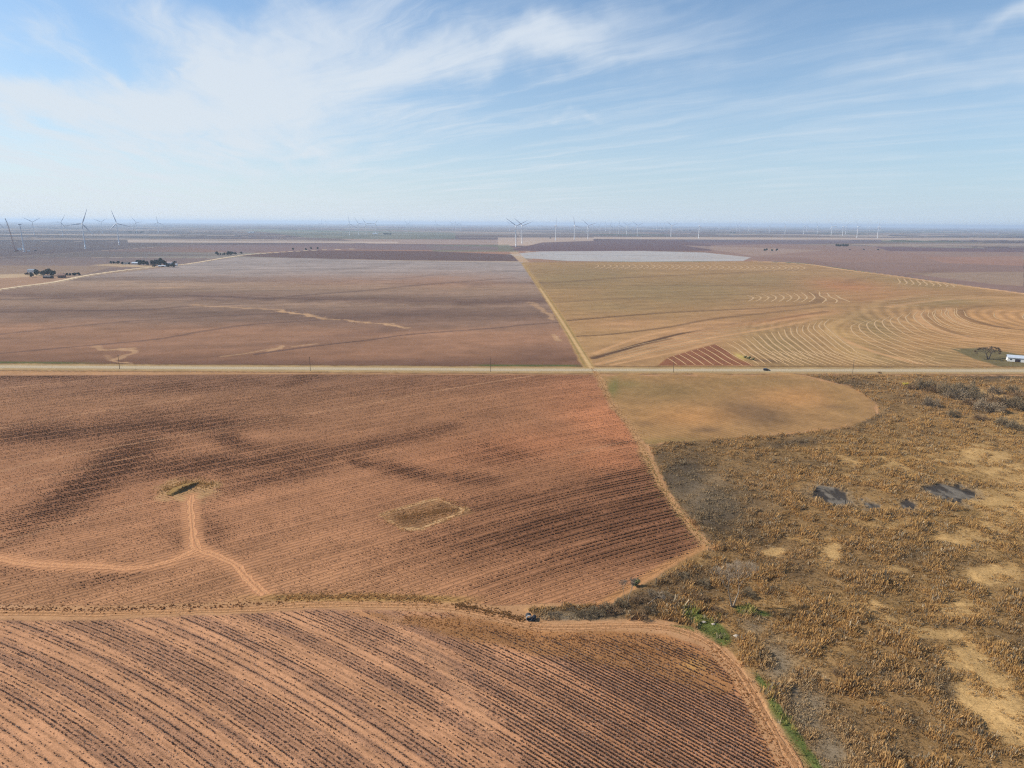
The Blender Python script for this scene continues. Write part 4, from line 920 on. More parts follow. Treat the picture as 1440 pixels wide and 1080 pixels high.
# ---- utility poles
def make_pole():
    r = empty('utility_pole', (0, 0, 0)); m = MB(); m.tube((0, 0, -.3), (0, 0, 10.8), .19, .12, 10); m.build('pole', M_POLE, r)
    m = MB(); m.box((0, .14, 10.1), (2.5, .12, .14)); m.tube((-.8, .14, 10.05), (0, .14, 9.4), .03); m.tube((.8, .14, 10.05), (0, .14, 9.4), .03); m.build('crossarm', M_POLE, r)
    for x_ in (-1.1, 0, 1.1):
        m = MB(); m.tube((x_, .14, 10.15 if x_ else 10.8), (x_, .14 if x_ else 0, 10.42 if x_ else 11.05), .07, .045, 8); m.build('insulator', M_GLASSY, r)
    return r
pp = make_pole()
for i, (u, v, lb) in enumerate(((168.3, 518.6, 'leftmost wooden utility pole beside the road, below the sandy gully'), (436.5, 521.6, 'second wooden utility pole from the left beside the road'), (690, 523, 'third wooden utility pole, just left of the field corner at the road'), (946.8, 523.6, 'fourth wooden utility pole, beside the road below the red ploughed rows'), (1198.8, 525.4, 'rightmost wooden utility pole, right of the dark car'))):
    o = pp if i == 0 else copy_tree(pp); gp = G(u, v); o.location = (gp[0], gp[1], 0); o.rotation_euler.z = math.pi/2+.02
    tag(o, lb, 'utility pole', 'wooden utility poles along the road')

# ---- car
M_CAR = mat('dark_car_paint', (.018, .024, .034), .3, .03, 1, .2, .6); M_GL = mat('car_glass', (.03, .035, .04), .08, .02, 1, 0, .8); M_LAMP = mat('lamp_lens', (.7, .7, .66), .2, .02, 1, 0, .6); M_TAIL = mat('tail_lens', (.35, .02, .02), .3, .02, 1)
gp = G(1077, 520.8); car = empty('car', (gp[0], gp[1]-1.0, .07), .02)
prof = [(-2.35, .35), (-2.4, .75), (-2.3, 1.0), (-1.95, 1.62), (-1.6, 1.72), (.35, 1.70), (.75, 1.55), (1.25, 1.08), (2.1, .96), (2.38, .8), (2.42, .4), (1.9, .28), (-1.9, .28)]
m = MB(); n_ = len(prof)
V = [(x_, -.93+.12*max(0, z_-.95), z_) for x_, z_ in prof]+[(x_, .93-.12*max(0, z_-.95), z_) for x_, z_ in prof]
m.add(V, [tuple(range(n_)), tuple(range(2*n_-1, n_-1, -1))]+[(k, n_+k, n_+(k+1) % n_, (k+1) % n_) for k in range(n_)]); bd = m.build('body', M_CAR, car)
m = MB()
for s in (-1, 1):
    y_ = s*.875
    for q in ([(-1.85, 1.12), (-1.62, 1.55), (-.75, 1.57), (-.7, 1.1)], [(-.6, 1.1), (-.6, 1.57), (.3, 1.55), (.85, 1.12)]):
        m.add([(x_, y_+s*.012, z_) for x_, z_ in q]+[(x_, y_-s*.03, z_) for x_, z_ in q], [(0, 1, 2, 3), (7, 6, 5, 4), (0, 4, 5, 1), (1, 5, 6, 2), (2, 6, 7, 3), (3, 7, 4, 0)])
m.build('side_window', M_GL, car)
m = MB(); m.add([(.80, -.78, 1.55), (.80, .78, 1.55), (1.27, .84, 1.10), (1.27, -.84, 1.10)], [(0, 1, 2, 3)]); m.build('windscreen', M_GL, car)
for x_ in (-1.45, 1.5):
    for s in (-1, 1):
        m = MB(); m.tube((x_, s*.72, .36), (x_, s*.96, .36), .36, None, 18); w = m.build('wheel', M_DARK, car); m = MB(); m.tube((x_, s*.95, .36), (x_, s*.975, .36), .21, None, 14); m.build('rim', M_STEEL, w)
for s in (-1, 1):
    m = MB(); m.box((2.36, s*.68, .78), (.12, .36, .15)); m.build('headlight', M_LAMP, car); m = MB(); m.box((-2.37, s*.72, .9), (.1, .26, .24)); m.build('tail_light', M_TAIL, car)
tag(car, 'dark car driving on the road between the utility poles', 'car')

# ---- farm buildings
M_TIN = mat('pale_tin_roof', (.62, .66, .70), .4, .08, .6, .3, .5); M_WWALL = mat('white_wall', (.74, .72, .68), .8, .08, .8); M_RUST = mat('rust_brown_wall', (.20, .11, .08), .9, .2, .8); M_DWALL = mat('dark_wall', (.045, .035, .04), .9, .2, .8); M_DROOF = mat('dark_roof', (.10, .095, .10), .9, .15, 1)
M_PANE = mat('window_glass', (.04, .05, .06), .1, .02, 1, 0, .8)
def house(u, v, w, d, h, rot, wall, roof, label, rise=.32, name='farm_house', cat='house', win=2, base_dy=0):
    gp = G(u, v); r = empty(name, (gp[0], gp[1]+d/2, 0), math.radians(rot))
    m = MB(); m.box((0, 0, h/2), (w, d, h)); rz = h+rise*d/2
    m.add([(-w/2, -d/2, h), (-w/2, d/2, h), (-w/2, 0, rz)], [(0, 1, 2)]); m.add([(w/2, -d/2, h), (w/2, d/2, h), (w/2, 0, rz)], [(0, 2, 1)]); m.build('wall', wall, r)
    m = MB(); e = .5
    for s in (-1, 1):
        y0 = s*(d/2+e); z0 = h-rise*e; t_ = .18
        m.add([(-w/2-e, y0, z0+.03), (w/2+e, y0, z0+.03), (w/2+e, 0, rz+.03), (-w/2-e, 0, rz+.03), (-w/2-e, y0, z0+t_), (w/2+e, y0, z0+t_), (w/2+e, 0, rz+t_), (-w/2-e, 0, rz+t_)], [(0, 3, 2, 1), (4, 5, 6, 7), (0, 1, 5, 4), (1, 2, 6, 5), (2, 3, 7, 6), (3, 0, 4, 7)])
    rf = m.build('roof', roof, r)
    m = MB(); m.box((w*.08, -d/2-.05, min(h*.4, 1.1)), (min(1.2, w*.2) if name == 'farm_house' else w*.3, .12, min(h*.8, 2.2) if name == 'farm_house' else h*.75)); m.build('door', M_DWALL, r)
    for k in range(win):
        x_ = (-.32+.62*k/(max(win-1, 1)))*w; m = MB(); m.box((x_, -d/2-.04, h*.55), (1.5, .1, 1.2)); fw = m.build('window', M_WWALL, r); m = MB(); m.box((x_, -d/2-.1, h*.55), (1.2, .06, .95)); m.build('pane', M_PANE, fw)
    if name == 'farm_house':
        m = MB(); m.box((w*.25, d*.12, rz+.3), (.7, .7, 1.5)); m.build('chimney', M_RUST, r)
    tag(r, label, cat); return r
house(1433, 509.2, 12, 9, 3.4, -28, M_WWALL, M_TIN, 'white shed with a pale tin roof at the right edge, beside the bare tree', .34, 'farm_shed', 'shed', 1)
house(66, 391.5, 16, 9, 3.6, -10, M_DWALL, M_DROOF, 'low dark shed in front of the trees beside the pale farm track', .3, 'farm_shed', 'shed', 0)
house(84.5, 390.8, 12, 12, 5.0, 20, M_RUST, mat('rust_roof', (.27, .16, .12), .9, .2, .5), 'rust brown barn beside the pale farm track, nearest the track', .5, 'barn', 'barn', 0)
house(43.5, 383.2, 16, 10, 5.2, -8, M_WWALL, mat('blue_grey_roof', (.16, .20, .25), .7, .1, .5), 'blue grey roofed house among the trees at the farm on the left edge', .4, win=2)
house(176, 371.6, 14, 9, 3.6, 5, M_WWALL, M_DROOF, 'white house half hidden by trees, left of the larger white house', .4)
house(190.5, 371.8, 20, 10, 4.0, 0, M_WWALL, M_TIN, 'long white house with a bright tin roof among the farm trees', .35)
house(236, 371.8, 18, 10, 4.6, 0, M_WWALL, mat('pinkish_roof', (.42, .32, .30), .8, .1, .5), 'pale house with a pinkish roof right of the dark farm trees', .4)
house(246, 373.6, 9, 7, 3.2, 12, M_WWALL, M_TIN, 'small white outbuilding at the right end of the farm', .4, 'farm_shed', 'shed', 1)
house(228, 375.2, 20, 6, 2.6, 0, M_WWALL, M_TIN, 'low white shed in front of the dark farm trees', .3, 'farm_shed', 'shed', 1)
house(352.5, 327.4, 60, 20, 7, 0, M_WWALL, M_TIN, 'distant white building beside the far green field', .3, 'warehouse', 'building', 0)
house(527, 329.5, 50, 24, 8, 0, M_WWALL, M_TIN, 'distant white building beside the far dark trees and small turbines', .3, 'warehouse', 'building', 0)

# ---- trees
def grow(m, p, d, L, r, depth, spread, seg=2, up=.12, mi=0, minr=.03):
    """tapered limbs; returns tips"""
    tips = []
    for k in range(seg):
        q = p+d*L/seg; m.tube(p, q, r*(1-.25*k/seg), r*(1-.25*(k+1)/seg), 5 if depth > 2 else 3, mi, False)
        p = q; d = (d+Vector((rnd.gauss(0, .12), rnd.gauss(0, .12), rnd.gauss(0, .08)+up*.4))).normalized()
    if depth == 0: return [(p, d)]
    for k in range(rnd.choice((2, 3, 3) if depth > 1 else (3, 4))):
        a = rnd.uniform(0, 6.28); o_ = d.orthogonal().normalized(); o_ = Matrix.Rotation(a, 3, d) @ o_
        nd = (d+o_*rnd.uniform(.5, 1)*spread+Vector((0, 0, up))).normalized()
        tips += grow(m, p, nd, L*rnd.uniform(.62, .85), max(r*.62, minr), depth-1, spread, seg, up, mi, minr)
    return tips
M_BARK = mat('grey_bark', (.26, .20, .14), .95, .25, 3); M_TWIG = mat('grey_twigs', (.16, .125, .095), .95, .3, 2); M_TWIG2 = mat('brown_twigs', (.17, .12, .08), .95, .3, 2)
def bare_tree(name, H_, trunk_r, depth, spread, mb_, mt_, lean=(0, 0), nst=1, up=.15, twigs=6, tw=.035):
    r = empty(name, (0, 0, 0)); lim = MB(); trunk = MB(); tips = []
    for s in range(nst):
        a = 6.28*s/nst+rnd.random(); d = Vector((lean[0]+(math.cos(a)*.35 if nst > 1 else 0), lean[1]+(math.sin(a)*.35 if nst > 1 else 0), 1)).normalized()
        p = Vector((math.cos(a)*trunk_r*nst*.3 if nst > 1 else 0, math.sin(a)*trunk_r*nst*.3 if nst > 1 else 0, -.1)); q = p+d*H_*.22
        trunk.tube(p, q, trunk_r, trunk_r*.75, 9)
        tips += grow(lim, q, d, H_*.26, trunk_r*.7, depth, spread, 2, up, 0, .028)
    tips = list(tips); trunk.build('trunk', mb_, r); 
    cr = MB()
    for (p, d) in tips:
        for k in range(twigs):
            a = (d+Vector((rnd.gauss(0, .6), rnd.gauss(0, .6), rnd.gauss(.1, .4)))).normalized()*rnd.uniform(.5, 1.3)*H_*.075; cr.tube(p, p+a, tw, tw*.4, 3, 0, False)
    lb_ = lim.build('limbs', mb_, r); cr.build('crown', mt_, r)
    return r
gp = G(1030, 853.5); t0 = bare_tree('bare_tree', 13.5, .30, 5, .62, M_BARK, mat('pale_twigs', (.30, .23, .16), .95, .3, 2), (.02, 0), 2, .17, 3, .018)
t0.location = (gp[0], gp[1], 0); tag(t0, 'tall leafless tree standing at the edge of the marsh beside the green patch', 'tree')
gp = G(882, 850); t1 = bare_tree('bare_tree', 7.5, .14, 4, .45, M_BARK, M_TWIG, (0, 0), 2, .25, 5, .03); t1.location = (gp[0], gp[1], 0); tag(t1, 'thin leafless sapling beside the field corner, left of the fallen branches', 'tree')
gp = G(1389.5, 505.4); t2 = bare_tree('bare_tree', 11.0, .42, 5, .95, mat('dark_bark', (.08, .065, .055), .95, .2, 2), M_TWIG2, (.12, 0), 2, .03, 10, .06); t2.location = (gp[0], gp[1], 0); t2.scale = (1.5, 1.3, .95); tag(t2, 'wide leafless tree standing beside the white shed', 'tree')
gp = G(911, 851); t3 = bare_tree('fallen_branch', 6.0, .16, 4, .8, M_BARK, M_TWIG, (1.4, .3), 1, -.15, 3, .03); t3.location = (gp[0], gp[1], .5); tag(t3, 'grey fallen branches lying in the brush left of the green patch', 'branch')
# small pale shrubs and rocks near the green patch
M_ROCK = mat('pale_rock', (.42, .35, .27), .9, .2, 2, 0, .3, .1)
def rock(u, v, s, lb):
    m = MB(); n_ = 9; rings = [(0, .9), (.35, 1), (.7, .75), (.95, .3)]; V = []
    for z_, q in rings:
        for k in range(n_): a = 6.28*k/n_; rr = q*s*rnd.uniform(.75, 1.2); V.append((math.cos(a)*rr*1.2, math.sin(a)*rr, z_*s*.8-.05))
    Fs = [(i*n_+k, i*n_+(k+1) % n_, (i+1)*n_+(k+1) % n_, (i+1)*n_+k) for i in range(3) for k in range(n_)]+[tuple(range(3*n_, 4*n_))]
    m.add(V, Fs); o = m.build('rock', M_ROCK); gp = G(u, v); o.location = (gp[0], gp[1], 0); tag(o, lb, 'rock')
rock(990, 875, .55, 'pale rock on the green grass nearest the marsh tree'); rock(1003, 878, .5, 'small pale rock right of another on the green grass'); rock(1035, 895, .7, 'largest pale rock at the marsh side of the green grass')
# twiggy brush domes
def brush_mesh(n, flat, matr, stems=26):
    m = MB(); 
    for k in range(stems):
        a = rnd.uniform(0, 6.28); el_ = rnd.uniform(.15, 1.5); d = Vector((math.cos(a)*math.cos(el_), math.sin(a)*math.cos(el_), math.sin(el_)*flat)); p = Vector((rnd.gauss(0, .1), rnd.gauss(0, .1), 0)); m.tube(p, p+d*.62, .014, .008, 3, 0, False)
    for k in range(n):
        a = rnd.uniform(0, 6.28); z_ = rnd.random()**.8; q = math.sqrt(max(0, 1-z_*z_*.85)); rr = rnd.uniform(.55, 1.0)**.6*(.78+.22*math.sin(a*3+1)+.12*math.sin(a*5+z_*7))
        p = Vector((math.cos(a)*q*rr, math.sin(a)*q*rr, z_*flat*rr+.03)); d = (p.normalized()*.8+Vector((rnd.gauss(0, .45), rnd.gauss(0, .45), abs(rnd.gauss(.25, .35))))).normalized()*rnd.uniform(.10, .26)
        s_ = d.cross(Vector((rnd.gauss(0, 1), rnd.gauss(0, 1), rnd.gauss(0, 1)))).normalized()*rnd.uniform(.008, .016)
        m.add([p-d*.5-s_, p-d*.5+s_, p+d*.5], [(0, 1, 2)])
    return m
def make_brush(matr, n=1500, flat=.8):
    r = empty('bare_shrub', (0, 0, 0)); m = brush_mesh(n, flat, matr); V = m
    o = m.build('crown', matr, r); s = MB()
    for k in range(5): a = k*1.25; s.tube((math.cos(a)*.05, math.sin(a)*.05, -.02), (math.cos(a)*.25, math.sin(a)*.25, .4), .022, .014, 5)
    s.build('stem', M_BARK, r); return r
BR = [make_brush(mat('grey_brush', (.19, .14, .08), .95, .3, 3)), make_brush(mat('brown_brush', (.23, .145, .075), .95, .3, 3)), make_brush(mat('silver_brush', (.25, .185, .115), .95, .25, 3), 1700, .7)]
used = set()
def shrub(kind, u, v, rad, h, lb, grp='bare shrubs along the creek'):
    o = BR[kind] if kind not in used else copy_tree(BR[kind]); used.add(kind)
    gp = G(u, v); o.location = (gp[0], gp[1], 0); s_ = 1.25 if grp.startswith('bare') else 1.0; o.scale = (rad*s_, rad*.9*s_, h/.8*s_); o.rotation_euler.z = rnd.uniform(0, 6.28); tag(o, lb, 'shrub', grp)
for a in ((0, 1300, 547, 8, 6.5, 'large dark grey bare shrub at the left end of the creek thicket'), (1, 1316, 552, 6, 4, 'brown bare shrub low in the gap right of the leftmost large creek shrub'),
          (0, 1335, 556, 9, 8, 'tall grey bare shrub in the middle of the creek thicket, upper left one'), (2, 1347, 561, 8, 6.5, 'grey bare shrub at the lower front of the dense creek thicket'), (0, 1360, 556, 9, 7.5, 'wide grey bare shrub at the crest of the dense creek thicket'), (0, 1373, 562, 7, 5.5, 'dark bare shrub at the shadowed right end of the dense thicket'),
          (1, 1364, 569, 6, 3.2, 'reddish brown shrub in front of the dense creek thicket'), (2, 1398, 553, 5, 4.5, 'lone grey bare shrub behind the thicket on the golden slope'), (2, 1388, 578, 10, 6.5, 'pale silvery round shrub below the dense creek thicket'), (1, 1403, 570, 9, 6, 'brown bushy shrub right of the silvery round shrub'),
          (0, 1421, 574, 8, 6, 'grey shrub near the right edge, right of the brown bushy shrub'), (0, 1437, 574, 8, 6, 'dark grey shrub cut by the right edge beside the creek'), (1, 1433, 560, 7, 4.5, 'brown shrub at the right edge above the dark grey one'), (0, 1424, 552, 5, 4.5, 'small grey shrub high on the slope near the right edge'), (2, 1308, 571, 5.5, 5.5, 'thin grey leafless shrub standing left below the dense thicket'),
          (0, 1340, 586, 4, 4, 'small dark shrub alone in the golden grass below the thicket'), (1, 1378, 590, 5, 2.5, 'low brown shrub below the silvery round shrub'), (0, 1412, 598, 6, 4, 'dark low shrub in the golden grass near the right edge'), (0, 1427, 604, 6, 3.5, 'dark low shrub right of its neighbour in the golden grass'), (1, 1281, 547, 4, 3, 'dark little shrub just right of the bright yellow shrub'),
          (1, 1237, 524.8, 1.6, 1.1, 'tiny dark bush on the road verge right of the last utility pole')):
    shrub(*a)
for a in ((0, 820, 866, 3.2, 1.7, 'grey bush clump right of the black pipes'), (0, 838, 864, 3.6, 2.0, 'grey bush left of the leafless sapling'), (1, 862, 862, 3.6, 2.2, 'brown bush below the leafless sapling'), (1, 900, 868, 3.4, 2.2, 'brown bush beside the fallen branches'), (0, 930, 866, 2.8, 2.0, 'dark bush at the left end of the green patch'), (2, 800, 856, 2.6, 1.2, 'pale low bush above the black pipes'),
          (1, 985, 845, 3.2, 2.2, 'brown bush left of the tall leafless tree'), (1, 1008, 862, 2.6, 1.8, 'brown bush between the green patch and the leafless tree'), (0, 1052, 838, 3.2, 2.6, 'greyish bush right behind the tall leafless tree'), (2, 920, 838, 3.4, 1.7, 'greyish low bush above the fallen branches'), (0, 960, 812, 3.4, 1.6, 'dark low bush near the tip of the stubble field'), (1, 945, 850, 3.2, 2., 'brown bush above the green patch'), (2, 780, 866, 2.6, 1.2, 'pale grey bush just right of the black pipes'), (1, 1180, 950, 2.4, 1.7, 'brown bush in the lower middle of the marsh'), (0, 850, 858, 3.4, 2.0, 'dark bush above and left of the leafless sapling foot'), (0, 872, 852, 3.2, 2.2, 'dark bush directly left of the leafless sapling'), (1, 898, 846, 3.4, 2.0, 'brown bush between the sapling and the fallen branches'), (0, 915, 862, 3.2, 2.4, 'dark bush below the fallen branches'), (0, 938, 842, 3.4, 1.9, 'dark bush right of the fallen branches'), (1, 965, 835, 3.2, 1.9, 'brown bush midway between the fallen branches and the tall leafless tree'), (0, 990, 822, 3.2, 1.8, 'dark bush above and left of the tall leafless tree')):
    shrub(*a, 'bushes around the head of the marsh')
# leafy trees: clumps of small leaf faces round a few limbs
def leafy(name, H_, R__, matr, n=1400, conic=0.0, lobes=7, lift=.22, trunk=True):
    r = empty(name, (0, 0, 0)); V = []; 
    cs = [(rnd.gauss(0, .38), rnd.gauss(0, .38), rnd.uniform(.25, .85)) for _ in range(lobes)]
    rs = [rnd.uniform(.26, .46) for _ in cs]; N = n; which = rng.integers(0, lobes, N)
    d = rng.normal(size=(N, 3)); d /= np.linalg.norm(d, axis=1)[:, None]; q = rng.random(N)**.35
    c = np.array(cs)[which]; rad = np.array(rs)[which]
    p = c+d*(rad*q)[:, None]; p[:, :2] *= (1-conic*np.clip(p[:, 2:3], 0, 1))
    p = p*np.array([R__, R__, H_*(1-lift)])+np.array([0, 0, H_*lift*.6]); p[:, 2] = np.clip(p[:, 2], .15, None)
    s = (R__*.10)*(.6+.8*rng.random(N)); a = rng.normal(size=(N, 3)); a /= np.linalg.norm(a, axis=1)[:, None]; b_ = np.cross(a, rng.normal(size=(N, 3))); b_ /= np.linalg.norm(b_, axis=1)[:, None]
    Vv = np.stack([p-a*s[:, None], p+a*s[:, None], p+b_*s[:, None]*1.4], 1).reshape(-1, 3)
    mesh_np('crown', Vv, np.arange(len(Vv)).reshape(-1, 3), matr, False, None, r)
    m = MB(); m.tube((0, 0, -.1), (0, 0, H_*.45), H_*.035, H_*.02, 7)
    for k in range(4): an = k*1.6+rnd.random(); m.tube((0, 0, H_*.3), (math.cos(an)*R__*.4, math.sin(an)*R__*.4, H_*.62), H_*.016, H_*.008, 5)
    m.build('trunk', M_BARK, r); return r
M_EVG = mat('evergreen_leaves', (.035, .060, .050), .9, .35, .4); M_DGR = mat('dull_green_leaves', (.075, .090, .070), .9, .35, .4); M_BRL = mat('brown_grey_leaves', (.15, .12, .10), .9, .3, .4); M_YEL = mat('yellow_leaves', (.62, .50, .10), .9, .2, 1.5); M_OLV = mat('olive_leaves', (.16, .17, .07), .9, .3, 1.0)
LP = [leafy('evergreen_tree', 10, 6, M_EVG, 1500, .2), leafy('leafy_tree', 10, 7, M_DGR, 1500, .05, 9), leafy('leafy_tree', 8, 6, M_BRL, 1100, 0, 7)]
lused = set()
def ltree(kind, u, v, s, lb, grp, sx=1.0, cat='tree'):
    o = LP[kind] if kind not in lused else copy_tree(LP[kind]); lused.add(kind); gp = G(u, v)
    s = s*(.85 if grp == g1 else 1.0); o.location = (gp[0], gp[1], 0); o.scale = (s*sx, s*sx, s); o.rotation_euler.z = rnd.uniform(0, 6.28); tag(o, lb, cat, grp)
g1 = 'trees round the farm at the left edge'; g2 = 'trees round the farm left of centre'; g3 = 'far off trees dotting the plain'
for a in ((2, 38, 387, .9, 'grey leafless tree at the left end of the leftmost farm'), (0, 44.5, 389.8, 1.05, 'dark tree in front of the blue roofed house'), (1, 51.5, 387.5, 1.4, 'tall dull green tree right of the blue roofed house'), (1, 61, 388, 1.25, 'grey green tree in the middle of the leftmost farm'), (1, 67, 387, 1.5, 'largest grey green tree of the leftmost farm'), (0, 75.5, 388.3, 1.3, 'dark evergreen right of the grey green trees at the leftmost farm'),
          (2, 57, 385, .8, 'brownish low tree behind the leftmost farm')):
    ltree(*a, g1)
for i, u in enumerate((90, 94.5, 99, 103, 106.5, 110.5)):
    ltree(0, u, 387.6-(i % 2)*.2, .5+.1*(i > 3), ORD[i]+' dark bush from the left in the low hedge row right of the barn', 'dark bushes of the hedge row by the barn', 1.1, 'bush')
for a in ((0, 156, 371, .7, 'leftmost dark low tree of the farm left of centre'), (1, 160, 371.2, .7, 'low tree right of the leftmost one at the farm left of centre'), (1, 166, 371.4, .8, 'blue green low tree left of the white houses'), (0, 172.5, 372, .7, 'dark low tree just left of the smaller white house'), (0, 182, 372, .6, 'small dark tree between the two white houses'), (0, 193, 370.5, .9, 'small dark tree behind the long white house'),
          (0, 197.5, 373, 1.3, 'tall dark evergreen right of the long white house'), (1, 202, 373, 1.3, 'dull green tree beside the tall evergreen'), (0, 206.5, 373, 1.0, 'dark tree at the right end of the first clump'), (0, 214.5, 373.5, 1.3, 'dark evergreen at the left end of the second clump'), (0, 220, 373.5, 1.4, 'dark evergreen second in the second clump'), (0, 226, 374, 1.9, 'largest dark evergreen of the farm left of centre'), (0, 231, 373.5, 1.3, 'dark evergreen right of the largest one'),
          (1, 217, 375.6, .6, 'low grey green bush in front of the second clump'), (1, 236.5, 376, 1.0, 'dull green tree in front of the pinkish roofed house'), (0, 244, 376, 1.1, 'narrow dark evergreen right of the pinkish roofed house'), (2, 246, 370.5, .9, 'brown tree behind the small outbuilding')):
    ltree(*a, g2)
for a in ((0, 305, 359, 1.2, 'dark tree at the left end of the far row beyond the farm'), (1, 310, 359.2, .7, 'low tree second in the far row beyond the farm'), (1, 315.5, 359.2, .9, 'low tree third in the far row beyond the farm'), (0, 321.5, 359, 1.3, 'tall dark tree in the middle of the far row beyond the farm'), (0, 326, 359, 1.2, 'dark tree right of the tall one in the far row'), (2, 330.5, 358, 1.2, 'brown tree near the right end of the far row'), (2, 339.5, 357.2, 1.1, 'isolated brown tree right of the far row'),
          (0, 1075, 353.2, 1.0, 'small dark tree, first of the dark trio on the right plain'), (0, 1078, 352.6, 1.0, 'small dark tree touching the first of the dark trio'), (1, 1085.5, 353.4, .9, 'small dark tree in the middle of the dark trio on the right plain'), (0, 1092.5, 353, 1.0, 'small dark tree, last of the dark trio on the right plain'),
          (2, 1195, 351.6, .7, 'small brown bush, left of the three below the dark grove'), (2, 1214.5, 351.8, .9, 'small brown bush, middle of the three below the dark grove'), (2, 1234.5, 352, 1.0, 'small brown bush, right of the three below the dark grove'), (0, 773.5, 335.8, 1.1, 'small dark tree left of a white turbine on the pale field')):
    ltree(*a, g3)
for i, u in enumerate((1176, 1179, 1182, 1185.5, 1189, 1192)):
    ltree(0, u, 346.6, 1.3-.1*(i % 3), ORD[i]+' dark tree from the left in the dark grove on the right plain', 'trees of the dark grove on the right', 1.3)
for i, (u, v) in enumerate(sorted(((541, 330.2), (545, 330.1), (549, 330.2), (430, 352), (437, 350.2), (447, 350.4), (412, 351.5), (1000, 325.3), (1005, 325.3), (1028, 328), (1033, 328), (955, 325), (962, 324.6), (970, 324.8), (406, 317.6), (183, 327.4), (192, 327.6), (200, 327.6), (416, 318.2)))):
    ltree(0, u, v, 1.5 if v < 331 else .8, f'tiny dark tree speck, {ordinal(i+1)} from the left on the hazy plain', 'tiny dark tree specks on the hazy plain', 2.2 if v < 331 else 1.2)
ys = leafy('yellow_shrub', 2.6, 2.2, M_YEL, 700, 0, 5, .1); gp = G(1273.5, 542.5); ys.location = (gp[0], gp[1], 0); tag(ys, 'small bright yellow shrub left of the creek thicket', 'shrub')
gs = leafy('olive_shrub', 2.4, 1.8, M_OLV, 600, 0, 5, .1); gp = G(891, 824); gs.location = (gp[0], gp[1], 0); tag(gs, 'olive green bush at the stubble field corner above the sapling', 'shrub')
for i, (u, v, s, lb) in enumerate(((1047, 503.5, 1.0, 'dark green shrub left one at the pale patch above the car'), (1052, 505, 1.2, 'dark green shrub in the middle of the pale patch above the car'), (1058, 506.5, 1.0, 'dark green shrub right one at the pale patch above the car'))):
    o = copy_tree(gs); gp = G(u, v); o.location = (gp[0], gp[1], 0); o.scale = (s, s, s*.9); tag(o, lb, 'shrub', 'shrubs at the pale patch above the car')

# ---- centre pivot irrigation line on the white field
M_PIV = mat('irrigation_steel', (.22, .23, .25), .6, .15, 1, .3, .4)
ends = np.array([G(742, 359.0), G(1000, 362.6)]); pr = empty('pivot_sprinkler', (ends[0][0], ends[0][1], 0))
nsp = 12; vec = (ends[1]-ends[0])/nsp
for k in range(nsp+1):
    o_ = vec*k; m = MB(); px0, py0 = o_
    for s in (-1, 1): m.tube((px0, py0, 4.1), (px0+s*.2, py0+s*2.4, 1.0), .16, None, 6); m.tube((px0, py0+s*2.4, .6), (px0+.5, py0+s*2.4, .6), .62, None, 12)
    m.tube((px0, py0-2.4, 1.0), (px0, py0+2.4, 1.0), .14, None, 6); m.build('wheel_tower', M_PIV, pr)
    if k < nsp:
        q_ = vec*(k+1); m = MB()
        for j in range(8):
            f0, f1 = j/8, (j+1)/8; z0 = 4.1+1.2*math.sin(math.pi*f0); z1 = 4.1+1.2*math.sin(math.pi*f1); a = o_+vec*f0; b_ = o_+vec*f1
            m.tube((a[0], a[1], z0), (b_[0], b_[1], z1), .12, None, 5, caps=False); m.tube((a[0], a[1], z0-1.0*math.sin(math.pi*f0)), (b_[0], b_[1], z1-1.0*math.sin(math.pi*f1)), .05, None, 4, caps=False); m.tube((a[0], a[1], z0), (a[0], a[1], z0-1.0*math.sin(math.pi*f0)-.01), .04, None, 4, caps=False)
        m.build('span', M_PIV, pr)
tag(pr, 'long wheeled irrigation line standing across the pale round field', 'irrigation rig')

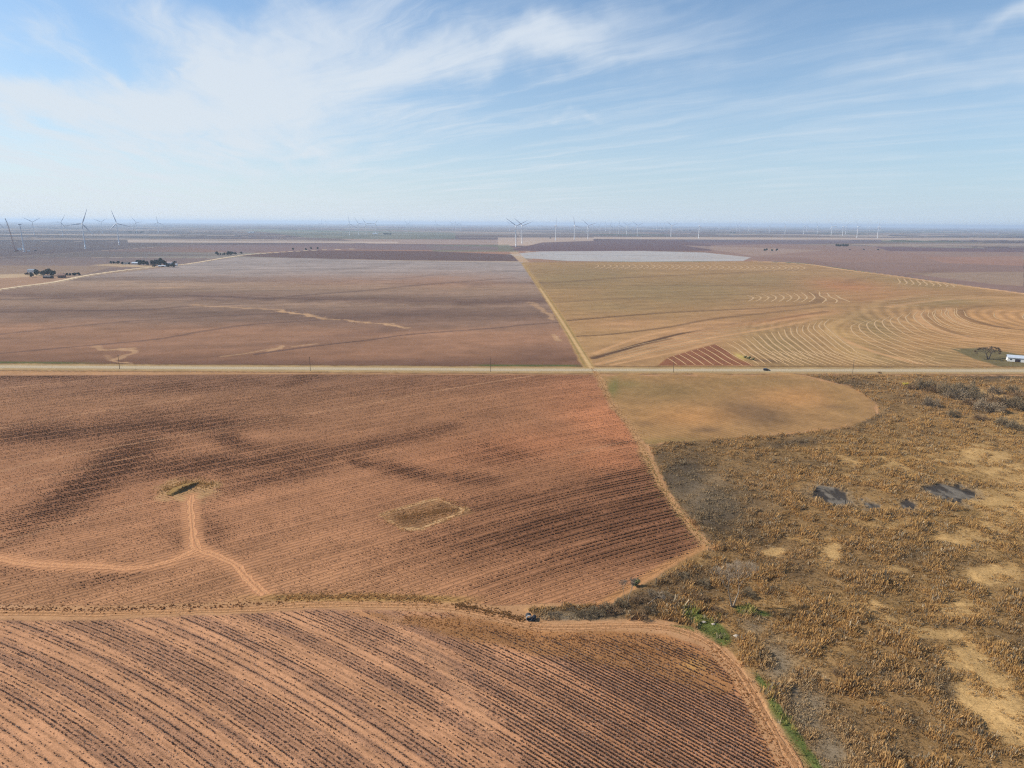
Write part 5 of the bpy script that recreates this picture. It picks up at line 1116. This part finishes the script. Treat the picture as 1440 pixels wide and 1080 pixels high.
# ---- black pipes at the lane
M_PIPE = mat('black_pipe', (.022, .022, .024), .6, .2, 2, 0, .4); M_RIM = mat('pale_pipe_rim', (.52, .50, .48), .7, .1, 3)
def pipe(u, v, r, L, rot, lb, z=0, rim=True):
    gp = G(u, v); e_ = empty('culvert_pipe', (gp[0], gp[1], z), math.radians(rot)); m = MB(); n_ = 20; V = []
    for (y_, q) in ((-L/2, r), (L/2, r), (L/2, r*.9), (-L/2, r*.9)):
        for k in range(n_): a = 6.283*k/n_; V.append((math.cos(a)*q, y_, math.sin(a)*q+r))
    m.add(V, [(i*n_+k, i*n_+(k+1) % n_, ((i+1) % 4)*n_+(k+1) % n_, ((i+1) % 4)*n_+k) for i in range(4) for k in range(n_)])
    m.build('barrel', M_PIPE, e_)
    if rim:
        m = MB(); V = []
        for (y_, q) in ((-L/2-.03, r*1.06), (-L/2+.12, r*1.06), (-L/2+.12, r*1.005), (-L/2-.03, r*.92)):
            for k in range(n_): a = 6.283*k/n_; V.append((math.cos(a)*q, y_, math.sin(a)*q+r))
        m.add(V, [(i*n_+k, i*n_+(k+1) % n_, ((i+1) % 4)*n_+(k+1) % n_, ((i+1) % 4)*n_+k) for i in range(4) for k in range(n_)]); m.build('rim', M_RIM, e_)
    tag(e_, lb, 'pipe', 'black pipes beside the dirt lane')
pipe(743.5, 871, .85, 1.6, 8, 'larger black pipe end with a pale rim beside the dirt lane'); pipe(750.5, 871.5, .6, 1.6, -20, 'smaller black pipe lying right of the larger one', 0, False)
# wires linking nothing visible are left out; earth mound and ditch at the pond pit
c0 = G(258, 688); ang = math.atan2(*(G(281, 679)-G(244, 696))[::-1]); m = MB(); L_ = float(np.hypot(*(G(281, 679)-G(244, 696))))
ns_ = 16; V = []
for k in range(ns_+1):
    f_ = k/ns_; x_ = (f_-.5)*L_*1.05; hmx = 1.5*math.sin(math.pi*min(max(f_, .03), .97))**.5*(.85+.3*rnd.random()); w_ = 6*math.sin(math.pi*min(max(f_, .03), .97))**.6
    for (y_, z_) in ((-1.3, -.05), (-.9, hmx*.9), (0, hmx), (w_*.45, hmx*.55), (w_, -.05)): V.append((x_, y_+rnd.gauss(0, .4), z_*rnd.uniform(.8, 1.15)))
m.add(V, [(k*5+j, (k+1)*5+j, (k+1)*5+j+1, k*5+j+1) for k in range(ns_) for j in range(4)])
mo_ = m.build('earth_mound', mat('olive_earth', C(150, 122, 78), 1, .35, 1.2, 0, .05, .3), None, False); mo_.location = (c0[0], c0[1], 0); mo_.rotation_euler.z = ang; tag(mo_, kind='structure')
# ------------------------------------------------------------------ haze
hz = MB(); R_ = 66000.0
hz.box((0, 0, 80.5), (2*R_, 2*R_, 163))
hm = bpy.data.materials.new('haze_air'); hm.use_nodes = True; t = hm.node_tree; t.nodes.clear()
pv = t.nodes.new('ShaderNodeVolumePrincipled'); pv.inputs['Color'].default_value = (.64, .80, 1.0, 1); pv.inputs['Density'].default_value = 5.4e-5; pv.inputs['Anisotropy'].default_value = .15
mo = t.nodes.new('ShaderNodeOutputMaterial'); t.links.new(pv.outputs[0], mo.inputs['Volume'])
ho = hz.build('haze', hm); tag(ho, kind='stuff'); ho['label'] = 'thin blue haze lying over the distant plain'; ho['category'] = 'haze'
